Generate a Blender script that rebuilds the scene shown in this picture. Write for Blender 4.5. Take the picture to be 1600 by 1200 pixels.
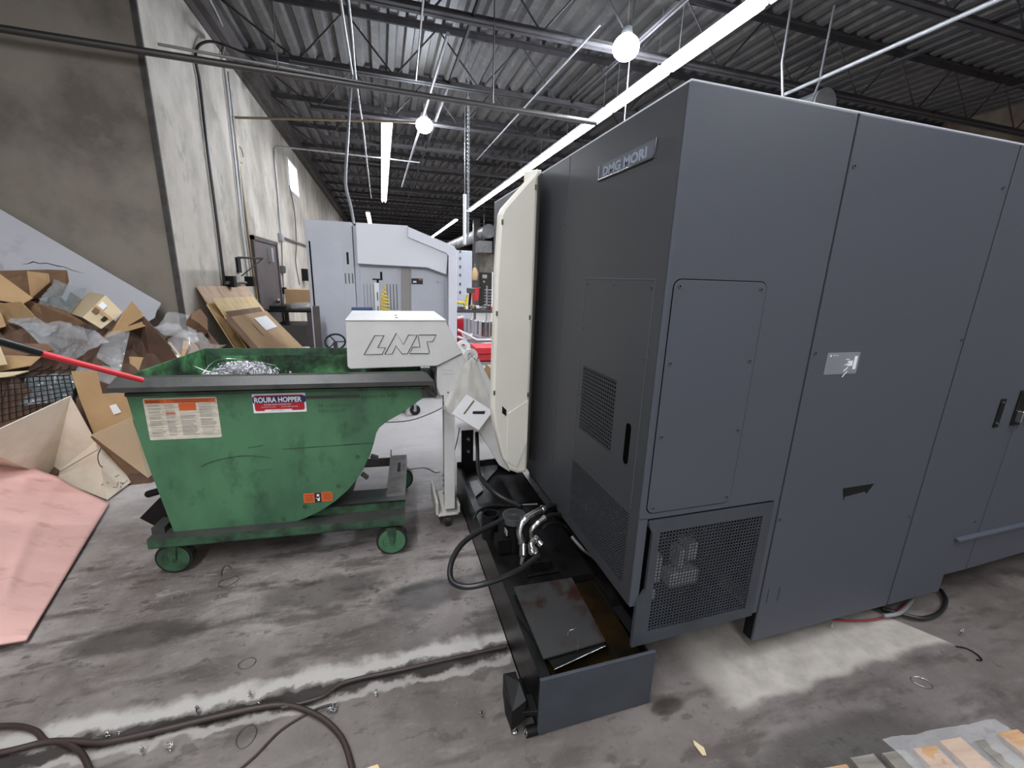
import bpy, math, random
import numpy as np
from mathutils import Vector, Matrix, noise
random.seed(7)
for o in list(bpy.data.objects): bpy.data.objects.remove(o)
scene = bpy.context.scene
COL = scene.collection

# ------------------------------------------------------------------ camera
CAM_H = 1.6; FPX = 662.578; YAW, PITCH, ROLL = 0.29798676, -0.24594722, 0.03210091
_f = Vector((math.sin(YAW)*math.cos(PITCH), math.cos(YAW)*math.cos(PITCH), math.sin(PITCH)))
_r = Vector((math.cos(YAW), -math.sin(YAW), 0)); _u = _r.cross(_f)
CR = math.cos(ROLL)*_r + math.sin(ROLL)*_u; CU = -math.sin(ROLL)*_r + math.cos(ROLL)*_u; CF = _f
cd = bpy.data.cameras.new('camera'); cam = bpy.data.objects.new('camera', cd); COL.objects.link(cam)
cd.sensor_fit = 'HORIZONTAL'; cd.sensor_width = 36; cd.lens = FPX/1600*36; cd.clip_start = 0.02; cd.clip_end = 200
cam.matrix_world = Matrix(((CR.x, CU.x, -CF.x, 0), (CR.y, CU.y, -CF.y, 0), (CR.z, CU.z, -CF.z, CAM_H), (0, 0, 0, 1)))
scene.camera = cam
def at(x, y, X=None, Y=None, Z=None):
    """world point seen at photo pixel x, y on one of the planes X=, Y=, Z="""
    d = CR*((x-800)/FPX) + CU*(-(y-600)/FPX) + CF
    t = (Z-CAM_H)/d.z if Z is not None else (X/d.x if X is not None else Y/d.y)
    return Vector((0, 0, CAM_H)) + d*t

# ------------------------------------------------------------------ view, world, lights
vs = scene.view_settings
vs.view_transform = 'Standard'; vs.look = 'None'; vs.gamma = 1; vs.use_curve_mapping = False
vs.exposure = 0.0
w = bpy.data.worlds.new('world'); scene.world = w; w.use_nodes = True
bg = w.node_tree.nodes["Background"]; bg.inputs[0].default_value = (0.93, 0.92, 0.93, 1); bg.inputs[1].default_value = 1.0
TUBE_W = 30.0; BAY_W = 230.0
TUBE_COL = (0.94, 0.96, 1.0)

# ------------------------------------------------------------------ materials
def lin(c):
    return tuple((x/12.92 if x <= 0.04045 else ((x+0.055)/1.055)**2.4) for x in c)
def hexc(h): return lin(tuple(int(h[i:i+2], 16)/255 for i in (0, 2, 4)))
def mat(name, col, rough=0.5, metal=0.0, col2=None, scale=4.0, lo=0.4, hi=0.65, detail=6, bump=0.0, bscale=60, stretch=(1, 1, 1),
        col3=None, scale3=14, lo3=.55, hi3=.7, alpha=1.0, trans=0.0, emit=None, estr=0, coat=0, spec=None, coords='Object', ior=None):
    m = bpy.data.materials.new(name); m.use_nodes = True
    nt = m.node_tree; b = nt.nodes['Principled BSDF']; L = nt.links
    c = hexc(col) if isinstance(col, str) else col
    b.inputs['Base Color'].default_value = (*c, 1); b.inputs['Roughness'].default_value = rough; b.inputs['Metallic'].default_value = metal
    if alpha < 1: b.inputs['Alpha'].default_value = alpha
    if trans: b.inputs['Transmission Weight'].default_value = trans
    if coat: b.inputs['Coat Weight'].default_value = coat
    if ior: b.inputs['IOR'].default_value = ior
    if spec is not None: b.inputs['Specular IOR Level'].default_value = spec
    if emit: b.inputs['Emission Color'].default_value = (*emit, 1); b.inputs['Emission Strength'].default_value = estr
    tc = nt.nodes.new('ShaderNodeTexCoord'); mp = nt.nodes.new('ShaderNodeMapping'); mp.inputs['Scale'].default_value = stretch
    L.new(tc.outputs[coords], mp.inputs[0])
    def layer(prev, colr, sc, lo_, hi_):
        n = nt.nodes.new('ShaderNodeTexNoise'); n.inputs['Scale'].default_value = sc; n.inputs['Detail'].default_value = detail; n.inputs['Roughness'].default_value = .62
        L.new(mp.outputs[0], n.inputs['Vector'])
        r = nt.nodes.new('ShaderNodeMapRange'); r.inputs['From Min'].default_value = lo_; r.inputs['From Max'].default_value = hi_; r.clamp = True
        L.new(n.outputs['Fac'], r.inputs['Value'])
        mx = nt.nodes.new('ShaderNodeMix'); mx.data_type = 'RGBA'
        L.new(r.outputs[0], mx.inputs['Factor'])
        if isinstance(prev, tuple): mx.inputs['A'].default_value = (*prev, 1)
        else: L.new(prev, mx.inputs['A'])
        mx.inputs['B'].default_value = (*(hexc(colr) if isinstance(colr, str) else colr), 1)
        return mx.outputs['Result']
    cur = c
    if col2: cur = layer(cur, col2, scale, lo, hi)
    if col3: cur = layer(cur, col3, scale3, lo3, hi3)
    if not isinstance(cur, tuple): L.new(cur, b.inputs['Base Color'])
    if bump:
        n = nt.nodes.new('ShaderNodeTexNoise'); n.inputs['Scale'].default_value = bscale; n.inputs['Detail'].default_value = 4
        L.new(mp.outputs[0], n.inputs['Vector'])
        bp = nt.nodes.new('ShaderNodeBump'); bp.inputs['Strength'].default_value = bump; bp.inputs['Distance'].default_value = .01
        L.new(n.outputs['Fac'], bp.inputs['Height']); L.new(bp.outputs[0], b.inputs['Normal'])
    return m

M = {}
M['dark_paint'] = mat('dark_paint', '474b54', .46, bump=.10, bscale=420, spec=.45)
M['dark_paint_shaded'] = mat('dark_paint_shaded', '38393c', .38, bump=.10, bscale=420, spec=.35)  # same paint, darkened for the machine's shaded side
M['slate'] = mat('slate', '3b4047', .5, col2='34383f', scale=6, bump=.06, bscale=300)
M['black'] = mat('black', '0e0e0f', .5, spec=.25)
M['seam'] = mat('seam', '040404', .95, spec=0.02)
M['oily'] = mat('oily', '131314', .33, col2='0a0a0a', scale=9, bump=.15, bscale=40)
M['oilyred'] = mat('oilyred', '343434', .35, col2='2a1511', scale=5, lo=.5, hi=.6, bump=.05, bscale=30)
M['liquid'] = mat('liquid', '14100b', .06, col2='241a0c', scale=6)
M['rubber'] = mat('rubber', '1b1b1d', .38)
M['cream'] = mat('cream', 'd8d5c9', .38, col2='d0cdc2', scale=1.4, coat=.1)
M['lgrey'] = mat('lgrey', 'cdccca', .5, col2='c2c1bf', scale=3)
M['lnsdirty'] = mat('lnsdirty', 'c4c0b8', .55, col2='8d8378', scale=7, lo=.5, hi=.68)
M['white'] = mat('white', 'e4e5ea', .35)
M['whitepl'] = mat('whitepl', 'e9e9e9', .5)
M['fm_grey'] = mat('fm_grey', 'b9bcc4', .45, col2='b2b5be', scale=2)
M['fm_white'] = mat('fm_white', 'dcdde4', .32)
M['fm_tan'] = mat('fm_tan', '8f8c88', .5)
M['green'] = mat('green', '4a7755', .5, col2='3a6046', scale=3.2, lo=.42, hi=.66, col3='2b4531', scale3=9, lo3=.56, hi3=.78, bump=.05, bscale=90, stretch=(1, 1, .6))
M['greenin'] = mat('greenin', '4f8a55', .5, col2='24402a', scale=7, lo=.40, hi=.58, col3='141512', scale3=3, lo3=.47, hi3=.64, bump=.1)
M['greendk'] = mat('greendk', '36583f', .5, col2='222d25', scale=9, lo=.42, hi=.62, bump=.08)
M['grime'] = mat('grime', '3a3937', .45, col2='242d28', scale=6, lo=.45, hi=.65, bump=.08)
M['greybrkt'] = mat('greybrkt', '7a7571', .5, col2='55504d', scale=10)
M['card'] = mat('card', 'b4946c', .8, col2='a98a63', scale=3, bump=.05, bscale=50)
M['card_dk'] = mat('card_dk', '7b5e46', .8, col2='664c38', scale=4)
M['card_lt'] = mat('card_lt', 'cdbb9b', .8, col2='c3b08e', scale=2.5, bump=.05, bscale=30)
M['card_pale'] = mat('card_pale', 'd6cab8', .8, col2='c3b5a0', scale=3, lo=.45, hi=.7, bump=.05, bscale=25)
M['ply'] = mat('ply', 'bfa084', .7, col2='96785f', scale=5, lo=.45, hi=.7, stretch=(1, 1, .3))
M['plylt'] = mat('plylt', 'd6bd8c', .7, col2='c4a473', scale=6, stretch=(1, 1, .3))
M['pink'] = mat('pink', 'd9aca4', .75, col2='cda29b', scale=2.2, lo=.4, hi=.65, col3='b88d87', scale3=6, lo3=.56, hi3=.76, bump=.12, bscale=14, stretch=(1, 2.2, 1))
M['drywall'] = mat('drywall', 'b4b4b9', .7, col2='9b9ca2', scale=2.2, lo=.55, hi=.72, bump=.05)
M['paper'] = mat('paper', 'e6e6e8', .6)
M['paperdirty'] = mat('paperdirty', 'd3cbb9', .6, col2='b9b3a5', scale=40, lo=.45, hi=.6, stretch=(.25, 1, 2.2))
M['orange'] = mat('orange', 'd2602c', .5)
M['red'] = mat('red', 'b01f2b', .4)
M['fancap'] = mat('fancap', '3a3b3c', .45)
M['valve'] = mat('valve', 'c9c9c9', .35, .2)
M['redcable'] = mat('redcable', '8a3038', .5)
M['card_shaded'] = mat('card_shaded', '63493a', .8, col2='4e3a2e', scale=4)  # cardboard darkened to paint in the shade inside cartons and gaps
M['redpl'] = mat('redpl', 'c8343c', .45)
M['bluelabel'] = mat('bluelabel', '20285e', .5)
M['blue'] = mat('blue', '3e5580', .5)
M['yellow'] = mat('yellow', 'e0c53a', .4)
M['txtdk'] = mat('txtdk', '202022', .6)
M['txtgrey'] = mat('txtgrey', '8b8a84', .6)
M['txtlt'] = mat('txtlt', '777c88', .4)
M['steel'] = mat('steel', 'b8b8b8', .25, 1.0, bump=.03)
M['steeldk'] = mat('steeldk', '6a6866', .4, .8)
M['chips'] = mat('chips', 'd8d8dc', .22, 1.0)
M['galv'] = mat('galv', '9c9d9f', .45, .25, col2='86888a', scale=5)
M['brass'] = mat('brass', '8b7c62', .4, .6)
M['conduit'] = mat('conduit', '9c9c9d', .4, .5)
M['rust'] = mat('rust', '4d4644', .75, col2='3b3433', scale=5)
M['roofsteel'] = mat('roofsteel', '383436', .75, col2='292628', scale=4)
M['deck'] = mat('deck', '514e4a', .6, col2='3b3a3c', scale=1.5, lo=.35, hi=.7, col3='63615c', scale3=9, lo3=.55, hi3=.75)
M['concwall'] = mat('concwall', 'bcb5aa', .85, col2='968f84', scale=1.1, lo=.4, hi=.62, col3='6f6b64', scale3=2.6, lo3=.56, hi3=.78, bump=.15, bscale=9, stretch=(1, 1, .7))
M['blockwall'] = mat('blockwall', '918a7f', .9, col2='6c665f', scale=.9, lo=.42, hi=.62, col3='91877c', scale3=2.4, lo3=.5, hi3=.72, bump=.2, bscale=9)
M['strip'] = mat('strip', '4e4b48', .8, col2='3c3a37', scale=8)
M['brown'] = mat('brown', '544b4a', .5, col2='484040', scale=3)
M['browndoor'] = mat('browndoor', '4f4844', .55)
M['tanwall'] = mat('tanwall', '7f7467', .9, col2='5e4a40', scale=.8, lo=.45, hi=.6)
M['insul'] = mat('insul', '6d4a42', .95, col2='4c3a36', scale=3)
M['palletwood'] = mat('palletwood', 'c4a078', .7, col2='a07a55', scale=7, stretch=(.3, 3, 1), bump=.15, bscale=20)
M['oldwood'] = mat('oldwood', '8a857d', .8, col2='67625b', scale=8, stretch=(.3, 3, 1), bump=.15, bscale=20)
M['hosered'] = mat('hosered', '362826', .55, col2='2b201f', scale=8)
M['tube_glow'] = mat('tube_glow', 'ffffff', .5, emit=(0.88, 0.93, 1.0), estr=14)
M['bay_glow'] = mat('bay_glow', 'ffffff', .5, emit=(0.82, 0.9, 1.0), estr=60)
M['day_glow'] = mat('day_glow', 'ffffff', .5, emit=(0.95, 0.97, 1.0), estr=3.5)
M['led_red'] = mat('led_red', 'ff3355', .5, emit=(1, .05, .15), estr=4)
M['led_yel'] = mat('led_yel', 'ffee66', .5, emit=(.9, .9, .2), estr=1.5)
for k in ('tube_glow', 'bay_glow', 'day_glow', 'led_red', 'led_yel'): M[k].cycles.emission_sampling = 'NONE'

def plastic(name, alpha, bumpscale, strength, tint='e8ecf0'):
    m = bpy.data.materials.new(name); m.use_nodes = True; nt = m.node_tree; L = nt.links
    b = nt.nodes['Principled BSDF']; b.inputs['Base Color'].default_value = (*hexc(tint), 1); b.inputs['Roughness'].default_value = .08
    b.inputs['Alpha'].default_value = alpha; b.inputs['Specular IOR Level'].default_value = .8
    tc = nt.nodes.new('ShaderNodeTexCoord'); v = nt.nodes.new('ShaderNodeTexVoronoi'); v.inputs['Scale'].default_value = bumpscale
    L.new(tc.outputs['UV'] if False else tc.outputs['Object'], v.inputs['Vector'])
    bp = nt.nodes.new('ShaderNodeBump'); bp.inputs['Strength'].default_value = strength; bp.inputs['Distance'].default_value = .01; bp.invert = True
    L.new(v.outputs['Distance'], bp.inputs['Height']); L.new(bp.outputs[0], b.inputs['Normal'])
    return m
M['bubble'] = plastic('bubble', .38, 26, 1.0, 'bfc3c7')
M['bubbledk'] = plastic('bubbledk', .5, 24, 1.0, '8f9a9c')
M['film'] = plastic('film', .24, 9, .6, 'e9e9ec')
M['bag'] = plastic('bag', .5, 12, .25, 'd8d5cc')

def floor_material():
    m = bpy.data.materials.new('concrete_floor'); m.use_nodes = True; nt = m.node_tree; L = nt.links; N = nt.nodes
    b = N['Principled BSDF']; geo = N.new('ShaderNodeNewGeometry'); sep = N.new('ShaderNodeSeparateXYZ'); L.new(geo.outputs['Position'], sep.inputs[0])
    def noise_(sc, det=7, stretch=(1, 1, 1), rough=.6, rot=0):
        mp = N.new('ShaderNodeMapping'); mp.inputs['Scale'].default_value = stretch; mp.inputs['Rotation'].default_value = (0, 0, rot); L.new(geo.outputs['Position'], mp.inputs[0])
        n = N.new('ShaderNodeTexNoise'); n.inputs['Scale'].default_value = sc; n.inputs['Detail'].default_value = det; n.inputs['Roughness'].default_value = rough
        L.new(mp.outputs[0], n.inputs['Vector']); return n.outputs['Fac']
    def rng(v, a, c, o0=0.0, o1=1.0):
        r = N.new('ShaderNodeMapRange'); r.inputs['From Min'].default_value = a; r.inputs['From Max'].default_value = c
        r.inputs['To Min'].default_value = o0; r.inputs['To Max'].default_value = o1; r.interpolation_type = 'SMOOTHSTEP'
        if isinstance(v, (int, float)): r.inputs['Value'].default_value = v
        else: L.new(v, r.inputs['Value'])
        return r.outputs[0]
    def mth(op, a, c=None):
        n = N.new('ShaderNodeMath'); n.operation = op
        for i, x in enumerate((a, c)):
            if x is None: continue
            if isinstance(x, (int, float)): n.inputs[i].default_value = x
            else: L.new(x, n.inputs[i])
        return n.outputs[0]
    def mix(f, a, c):
        n = N.new('ShaderNodeMix'); n.data_type = 'RGBA'
        L.new(f, n.inputs['Factor'])
        for k, x in (('A', a), ('B', c)):
            if isinstance(x, tuple): n.inputs[k].default_value = (*x, 1)
            else: L.new(x, n.inputs[k])
        return n.outputs['Result']
    X, Y = sep.outputs[0], sep.outputs[1]
    base = mix(rng(noise_(1.1), .36, .66), hexc('98918d'), hexc('625b58'))
    base = mix(rng(noise_(2.6, stretch=(1, 3.2, 1), rot=.35), .48, .66, 0, .85), base, hexc('4b4441'))
    base = mix(rng(noise_(6.5, stretch=(1, 2.5, 1), rot=.3), .55, .75, 0, .6), base, hexc('a7a3a3'))
    base = mix(rng(noise_(30), .56, .74, 0, .6), base, hexc('3e3a39'))
    base = mix(rng(noise_(7.5, 3, stretch=(1, 1.8, 1), rot=.5), .60, .66, 0, .6), base, hexc('45403d'))
    base = mix(rng(noise_(55, 8), .55, .75, 0, .35), base, hexc('b0aaa6'))
    # darker ground round the hopper and in front of the joint
    n2 = noise_(2.2)
    d = mth('ADD', Y, mth('MULTIPLY', n2, -1.2))
    near = mth('SUBTRACT', 1.0, rng(d, .9, 1.7))
    base = mix(mth('MULTIPLY', near, .55), base, hexc('4c4541'))
    far_light = rng(mth('ADD', Y, mth('MULTIPLY', noise_(1.6), -1.4)), 1.9, 3.3, 0, .8)  # stronger light on the far floor, painted into its colour
    base = mix(far_light, base, hexc('cfcbca'))
    # pool of light painted pale into the floor beside the dark machine
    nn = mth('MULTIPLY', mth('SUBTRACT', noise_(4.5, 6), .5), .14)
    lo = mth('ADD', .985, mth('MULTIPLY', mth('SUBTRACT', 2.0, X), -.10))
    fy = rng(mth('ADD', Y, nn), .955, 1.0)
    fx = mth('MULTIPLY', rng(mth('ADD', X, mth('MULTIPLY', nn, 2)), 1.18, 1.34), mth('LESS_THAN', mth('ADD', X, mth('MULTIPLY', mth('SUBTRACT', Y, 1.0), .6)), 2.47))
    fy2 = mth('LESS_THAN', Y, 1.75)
    lit_patch = mth('MULTIPLY', mth('MULTIPLY', fy, fy2), mth('MULTIPLY', fx, rng(noise_(9), .3, .7, .9, .55)))
    base = mix(lit_patch, base, hexc('bfb9b0'))
    # wet stains
    def blob(cx, cy, rx, ry, wob=.9, soft=.5):
        dx = mth('DIVIDE', mth('SUBTRACT', X, cx), rx); dy = mth('DIVIDE', mth('SUBTRACT', Y, cy), ry)
        r = mth('ADD', mth('ADD', mth('MULTIPLY', dx, dx), mth('MULTIPLY', dy, dy)), mth('MULTIPLY', mth('SUBTRACT', noise_(9), .5), wob*4))
        return mth('SUBTRACT', 1.0, rng(r, 1-soft, 1+soft))
    wet = None
    for (cx, cy, rx, ry, wo) in ((1.0, 1.055, .07, .030, .25), (1.50, .755, .38, .10, .3), (1.05, .74, .13, .09, .3), (-.35, 2.05, .3, .12, .5), (-1.1, 1.95, .25, .08, .5), (.15, 1.9, .22, .1, .5), (-.62, 1.46, .25, .03, .5)):
        bl = blob(cx, cy, rx, ry, wo); wet = bl if wet is None else mth('MAXIMUM', wet, bl)
    base = mix(mth('MULTIPLY', wet, .62), base, hexc('2c2927'))
    # joint with crumbled pale edges
    e = mth('MULTIPLY', mth('SUBTRACT', noise_(8), .5), .14)
    yy = mth('ADD', Y, e)
    band = mth('MULTIPLY', rng(yy, 1.500, 1.515), mth('SUBTRACT', 1.0, rng(yy, 1.545, 1.60)))
    band2 = mth('MULTIPLY', rng(yy, 1.395, 1.41), mth('SUBTRACT', 1.0, rng(yy, 1.42, 1.445)))
    lt = mth('MULTIPLY', mth('MAXIMUM', band, mth('MULTIPLY', band2, .6)), mth('LESS_THAN', X, .5))
    base = mix(mth('MULTIPLY', lt, .8), base, hexc('b3afaa'))
    gr = mth('MULTIPLY', rng(yy, 1.43, 1.452), mth('SUBTRACT', 1.0, rng(yy, 1.485, 1.502)))
    gr = mth('MULTIPLY', gr, mth('LESS_THAN', X, .6))
    base = mix(mth('MULTIPLY', gr, .85), base, hexc('241f1d'))
    L.new(base, b.inputs['Base Color'])
    ro = rng(noise_(3.2), .3, .7, .34, .62)
    rr = mth('SUBTRACT', ro, mth('MULTIPLY', wet, .12)); L.new(rr, b.inputs['Roughness'])
    bp = N.new('ShaderNodeBump'); bp.inputs['Strength'].default_value = .35; bp.inputs['Distance'].default_value = .01
    h = mth('SUBTRACT', mth('ADD', mth('MULTIPLY', noise_(14), .5), mth('MULTIPLY', noise_(90), .12)), mth('MULTIPLY', gr, 1.4))
    L.new(h, bp.inputs['Height']); L.new(bp.outputs[0], b.inputs['Normal'])
    return m
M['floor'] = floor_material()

# ------------------------------------------------------------------ mesh builder
ROOTM = {}
class MB:
    def __init__(s): s.v = []; s.f = []; s.mi = []; s.sm = []; s.m = 0
    def add(s, vs_, fs, smooth=False):
        k = len(s.v); s.v += [Vector(v) for v in vs_]
        for f in fs: s.f.append([i+k for i in f]); s.mi.append(s.m); s.sm.append(smooth)
        return s
    def box(s, x0, x1, y0, y1, z0, z1, T=None):
        vs_ = [Vector((x, y, z)) for z in (z0, z1) for y in (y0, y1) for x in (x0, x1)]
        if T is not None: vs_ = [T @ v for v in vs_]
        return s.add(vs_, [(0, 2, 3, 1), (4, 5, 7, 6), (0, 1, 5, 4), (2, 6, 7, 3), (0, 4, 6, 2), (1, 3, 7, 5)])
    def prism(s, pts, vec):
        pts = [Vector(p) for p in pts]; vec = Vector(vec); n = len(pts)
        nrm = Vector((0, 0, 0))
        for i in range(n): nrm += pts[i].cross(pts[(i+1) % n])
        if nrm.dot(vec) > 0: pts = pts[::-1]
        a = list(range(n)); fs = [a, [i+n for i in reversed(a)]] + [((i+1) % n, i, i+n, (i+1) % n+n) for i in range(n)]
        return s.add(pts + [p+vec for p in pts], fs)
    def sheet(s, pts, t):
        pts = [Vector(p) for p in pts]; n = Vector((0, 0, 0))
        for i in range(len(pts)): n += pts[i].cross(pts[(i+1) % len(pts)])
        return s.prism(pts, n.normalized()*t)
    def tube(s, pts, r, seg=8, closed=False):
        pts = [Vector(p) for p in pts]; n = len(pts); rs = r if isinstance(r, (list, tuple)) else [r]*n
        rings = []; prev = None
        for i, p in enumerate(pts):
            if closed: t = pts[(i+1) % n]-pts[i-1]
            else: t = pts[min(i+1, n-1)]-pts[max(i-1, 0)]
            t = t.normalized() if t.length > 1e-9 else Vector((0, 0, 1))
            if prev is None: a = t.orthogonal().normalized()
            else:
                a = prev - t*prev.dot(t); a = a.normalized() if a.length > 1e-6 else t.orthogonal().normalized()
            prev = a; b_ = t.cross(a)
            rings.append([p + (a*math.cos(2*math.pi*k/seg)+b_*math.sin(2*math.pi*k/seg))*rs[i] for k in range(seg)])
        vs_ = [v for r_ in rings for v in r_]; fs = []
        for i in range(n if closed else n-1):
            j = (i+1) % n
            for k in range(seg): k2 = (k+1) % seg; fs.append((i*seg+k, i*seg+k2, j*seg+k2, j*seg+k))
        s.add(vs_, fs, True)
        if not closed:
            s.add(rings[0], [list(range(seg))[::-1]]); s.add(rings[-1], [list(range(seg))])
        return s
    def cyl(s, p0, p1, r0, r1=None, seg=20): return s.tube([p0, p1], [r0, r0 if r1 is None else r1], seg)
    def ring(s, c, nrm, ro, ri, t, seg=24):
        c = Vector(c); nrm = Vector(nrm).normalized(); a = nrm.orthogonal().normalized(); b_ = nrm.cross(a); vs_ = []
        for k in range(seg):
            d = a*math.cos(2*math.pi*k/seg)+b_*math.sin(2*math.pi*k/seg)
            vs_ += [c+d*ro, c+d*ri, c+d*ro+nrm*t, c+d*ri+nrm*t]
        fs = []
        for k in range(seg):
            i = 4*k; j = 4*((k+1) % seg)
            fs += [(i, i+1, j+1, j), (i+2, j+2, j+3, i+3), (i, j, j+2, i+2), (i+1, i+3, j+3, j+1)]
        return s.add(vs_, fs)
    def sph(s, c, r, seg=12, rings=8, sc=(1, 1, 1)):
        c = Vector(c); vs_ = []; fs = []
        for i in range(rings+1):
            th = math.pi*i/rings
            for k in range(seg):
                ph = 2*math.pi*k/seg; vs_.append(c+Vector((r*sc[0]*math.sin(th)*math.cos(ph), r*sc[1]*math.sin(th)*math.sin(ph), r*sc[2]*math.cos(th))))
        for i in range(rings):
            for k in range(seg): k2 = (k+1) % seg; fs.append((i*seg+k, (i+1)*seg+k, (i+1)*seg+k2, i*seg+k2))
        return s.add(vs_, fs, True)
    def build(s, name, mats, parent=None, bevel=0, loc=None):
        if not isinstance(mats, (list, tuple)): mats = [mats]
        me = bpy.data.meshes.new(name)
        vs_ = s.v
        if parent is not None:
            inv = ROOTM[parent.name]; vs_ = [inv @ v for v in vs_]
        else:
            if loc is None:
                mn = [min(v[i] for v in vs_) for i in range(3)]; mx = [max(v[i] for v in vs_) for i in range(3)]
                loc = Vector(((mn[0]+mx[0])/2, (mn[1]+mx[1])/2, mn[2]))
            loc = Vector(loc); vs_ = [v-loc for v in vs_]
        me.from_pydata([tuple(v) for v in vs_], [], s.f); me.update()
        for mm in mats: me.materials.append(M[mm] if isinstance(mm, str) else mm)
        for p, mi, sm in zip(me.polygons, s.mi, s.sm): p.material_index = mi; p.use_smooth = sm
        o = bpy.data.objects.new(name, me); COL.objects.link(o)
        if parent is not None: o.parent = parent; ROOTM[o.name] = ROOTM[parent.name]
        else: o.location = loc; ROOTM[o.name] = Matrix.Translation(-loc)
        if bevel:
            b = o.modifiers.new('bevel', 'BEVEL'); b.width = bevel; b.segments = 2; b.limit_method = 'ANGLE'; b.angle_limit = .6
        return o
def tag(o, label, cat, group=None, kind=None):
    o['label'] = label; o['category'] = cat
    if group: o['group'] = group
    if kind: o['kind'] = kind
    return o
def struct(o, label=None):
    o['kind'] = 'structure'
    if label: o['label'] = label
    return o
def thing(name, label, cat, loc=(0, 0, 0), rz=0, group=None):
    o = bpy.data.objects.new(name, None); COL.objects.link(o); o.empty_display_size = .05
    o.location = loc; o.rotation_euler = (0, 0, rz)
    ROOTM[o.name] = (Matrix.Translation(Vector(loc)) @ Matrix.Rotation(rz, 4, 'Z')).inverted()
    return tag(o, label, cat, group)
def spl(pts, n=6, closed=False):
    P = [Vector(p) for p in pts]; N_ = len(P); out = []
    rng_ = range(N_ if closed else N_-1)
    for i in rng_:
        if closed: a, b, c, d = P[i-1], P[i], P[(i+1) % N_], P[(i+2) % N_]
        else: a, b, c, d = P[max(i-1, 0)], P[i], P[i+1], P[min(i+2, N_-1)]
        for k in range(n):
            t = k/n; out.append(.5*((2*b)+(c-a)*t+(2*a-5*b+4*c-d)*t*t+(3*b-a-3*c+d)*t**3))
    if not closed: out.append(P[-1])
    return out
def text(name, s, h, m, parent, org, xd, yd, width=None, depth=.0006, bold=0.0, shear=0):
    cu = bpy.data.curves.new('t', 'FONT'); cu.body = s; cu.size = 1; cu.offset = bold; cu.resolution_u = 3; cu.shear = shear
    o = bpy.data.objects.new('t', cu); COL.objects.link(o)
    dg = bpy.context.evaluated_depsgraph_get(); me = bpy.data.meshes.new_from_object(o.evaluated_get(dg))
    bpy.data.objects.remove(o)
    xs = [v.co.x for v in me.vertices]; ys = [v.co.y for v in me.vertices]
    x0, x1, y0, y1 = min(xs), max(xs), min(ys), max(ys)
    xd = Vector(xd).normalized(); yd = Vector(yd).normalized(); nz = xd.cross(yd); org = Vector(org)
    sy = h/(y1-y0); sx = (width/(x1-x0)) if width else sy
    mb = MB(); mb.add([org+xd*(v.co.x-x0)*sx+yd*(v.co.y-y0)*sy+nz*depth for v in me.vertices], [list(p.vertices) for p in me.polygons])
    bpy.data.meshes.remove(me)
    return mb.build(name, m, parent)
def copy_tree(o, parent=None):
    c = o.copy(); COL.objects.link(c); c.parent = parent
    for ch in list(o.children): copy_tree(ch, c)
    return c
def quadgrid(c00, c10, c11, c01, nx, ny, fn):
    """sheet of vertices between four corners, displaced along its normal by fn(u, v)"""
    c00, c10, c11, c01 = map(Vector, (c00, c10, c11, c01)); n = (c10-c00).cross(c01-c00).normalized(); vs_ = []
    for j in range(ny+1):
        for i in range(nx+1):
            u, v = i/nx, j/ny; p = c00*(1-u)*(1-v)+c10*u*(1-v)+c11*u*v+c01*(1-u)*v
            vs_.append(p+n*fn(u, v, p))
    fs = [(j*(nx+1)+i, j*(nx+1)+i+1, (j+1)*(nx+1)+i+1, (j+1)*(nx+1)+i) for j in range(ny) for i in range(nx)]
    return vs_, fs

# ------------------------------------------------------------------ the setting
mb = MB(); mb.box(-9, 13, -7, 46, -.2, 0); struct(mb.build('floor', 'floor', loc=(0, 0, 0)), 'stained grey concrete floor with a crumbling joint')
# corrugated roof deck
def ribs():
    mb = MB(); pitch = .25; xs = []; x = -9.0; zc = 5.02
    prof = []
    while x < 13:
        prof += [(x, zc), (x+.10, zc), (x+.13, zc+.07), (x+.22, zc+.07)]; x += pitch
    vs_ = [(a, y, b) for y in (-7, 46) for a, b in prof]; n = len(prof)
    mb.add(vs_, [(i, i+n, i+1+n, i+1) for i in range(n-1)]); mb.box(-9, 13, -7, 46, zc+.08, zc+.12)
    return mb
struct(ribs().build('ceiling', 'deck', loc=(0, 0, 0)), 'dark corrugated metal roof deck')
WX = -2.07; BY = 5.5
mb = MB(); mb.box(WX-.3, WX, BY+.012, 46, 0, 5.02); struct(mb.build('wall_left', 'concwall', loc=(WX, BY, 0)), 'pale stained concrete wall running to the back')
mb = MB(); mb.box(-9, WX-.05, BY, BY+.3, 0, 5.02); struct(mb.build('wall_front_left', 'blockwall', loc=(-5, BY, 0)), 'brownish grey plastered wall behind the scrap pile')
mb = MB(); mb.box(-9, -8.7, -7, BY, 0, 5.02); struct(mb.build('wall_far_left', 'blockwall', loc=(-9, 0, 0)))
mb = MB(); mb.box(-2.4, 13, 46, 46.3, 0, 5.02); struct(mb.build('wall_back', 'concwall', loc=(5, 46, 0)))
mb = MB(); mb.box(11.5, 11.8, -7, 46, 0, 5.02); struct(mb.build('wall_right', 'tanwall', loc=(11.5, 10, 0)))
# dark corner strip + shoulder
mb = MB(); mb.box(WX-.05, WX+.004, BY-.02, BY+.012, 0, 5.0); struct(mb.build('trim_1', 'strip', bevel=.004), 'dark joint strip on the wall corner')
mb = MB(); mb.box(WX, WX+.12, BY+.35, 46, 4.72, 5.0); mb.box(WX, WX+.02, BY+.35, 46, 4.6, 4.72); struct(mb.build('trim_2', 'rust'), 'dark steel ledger along the top of the left wall')
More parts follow.
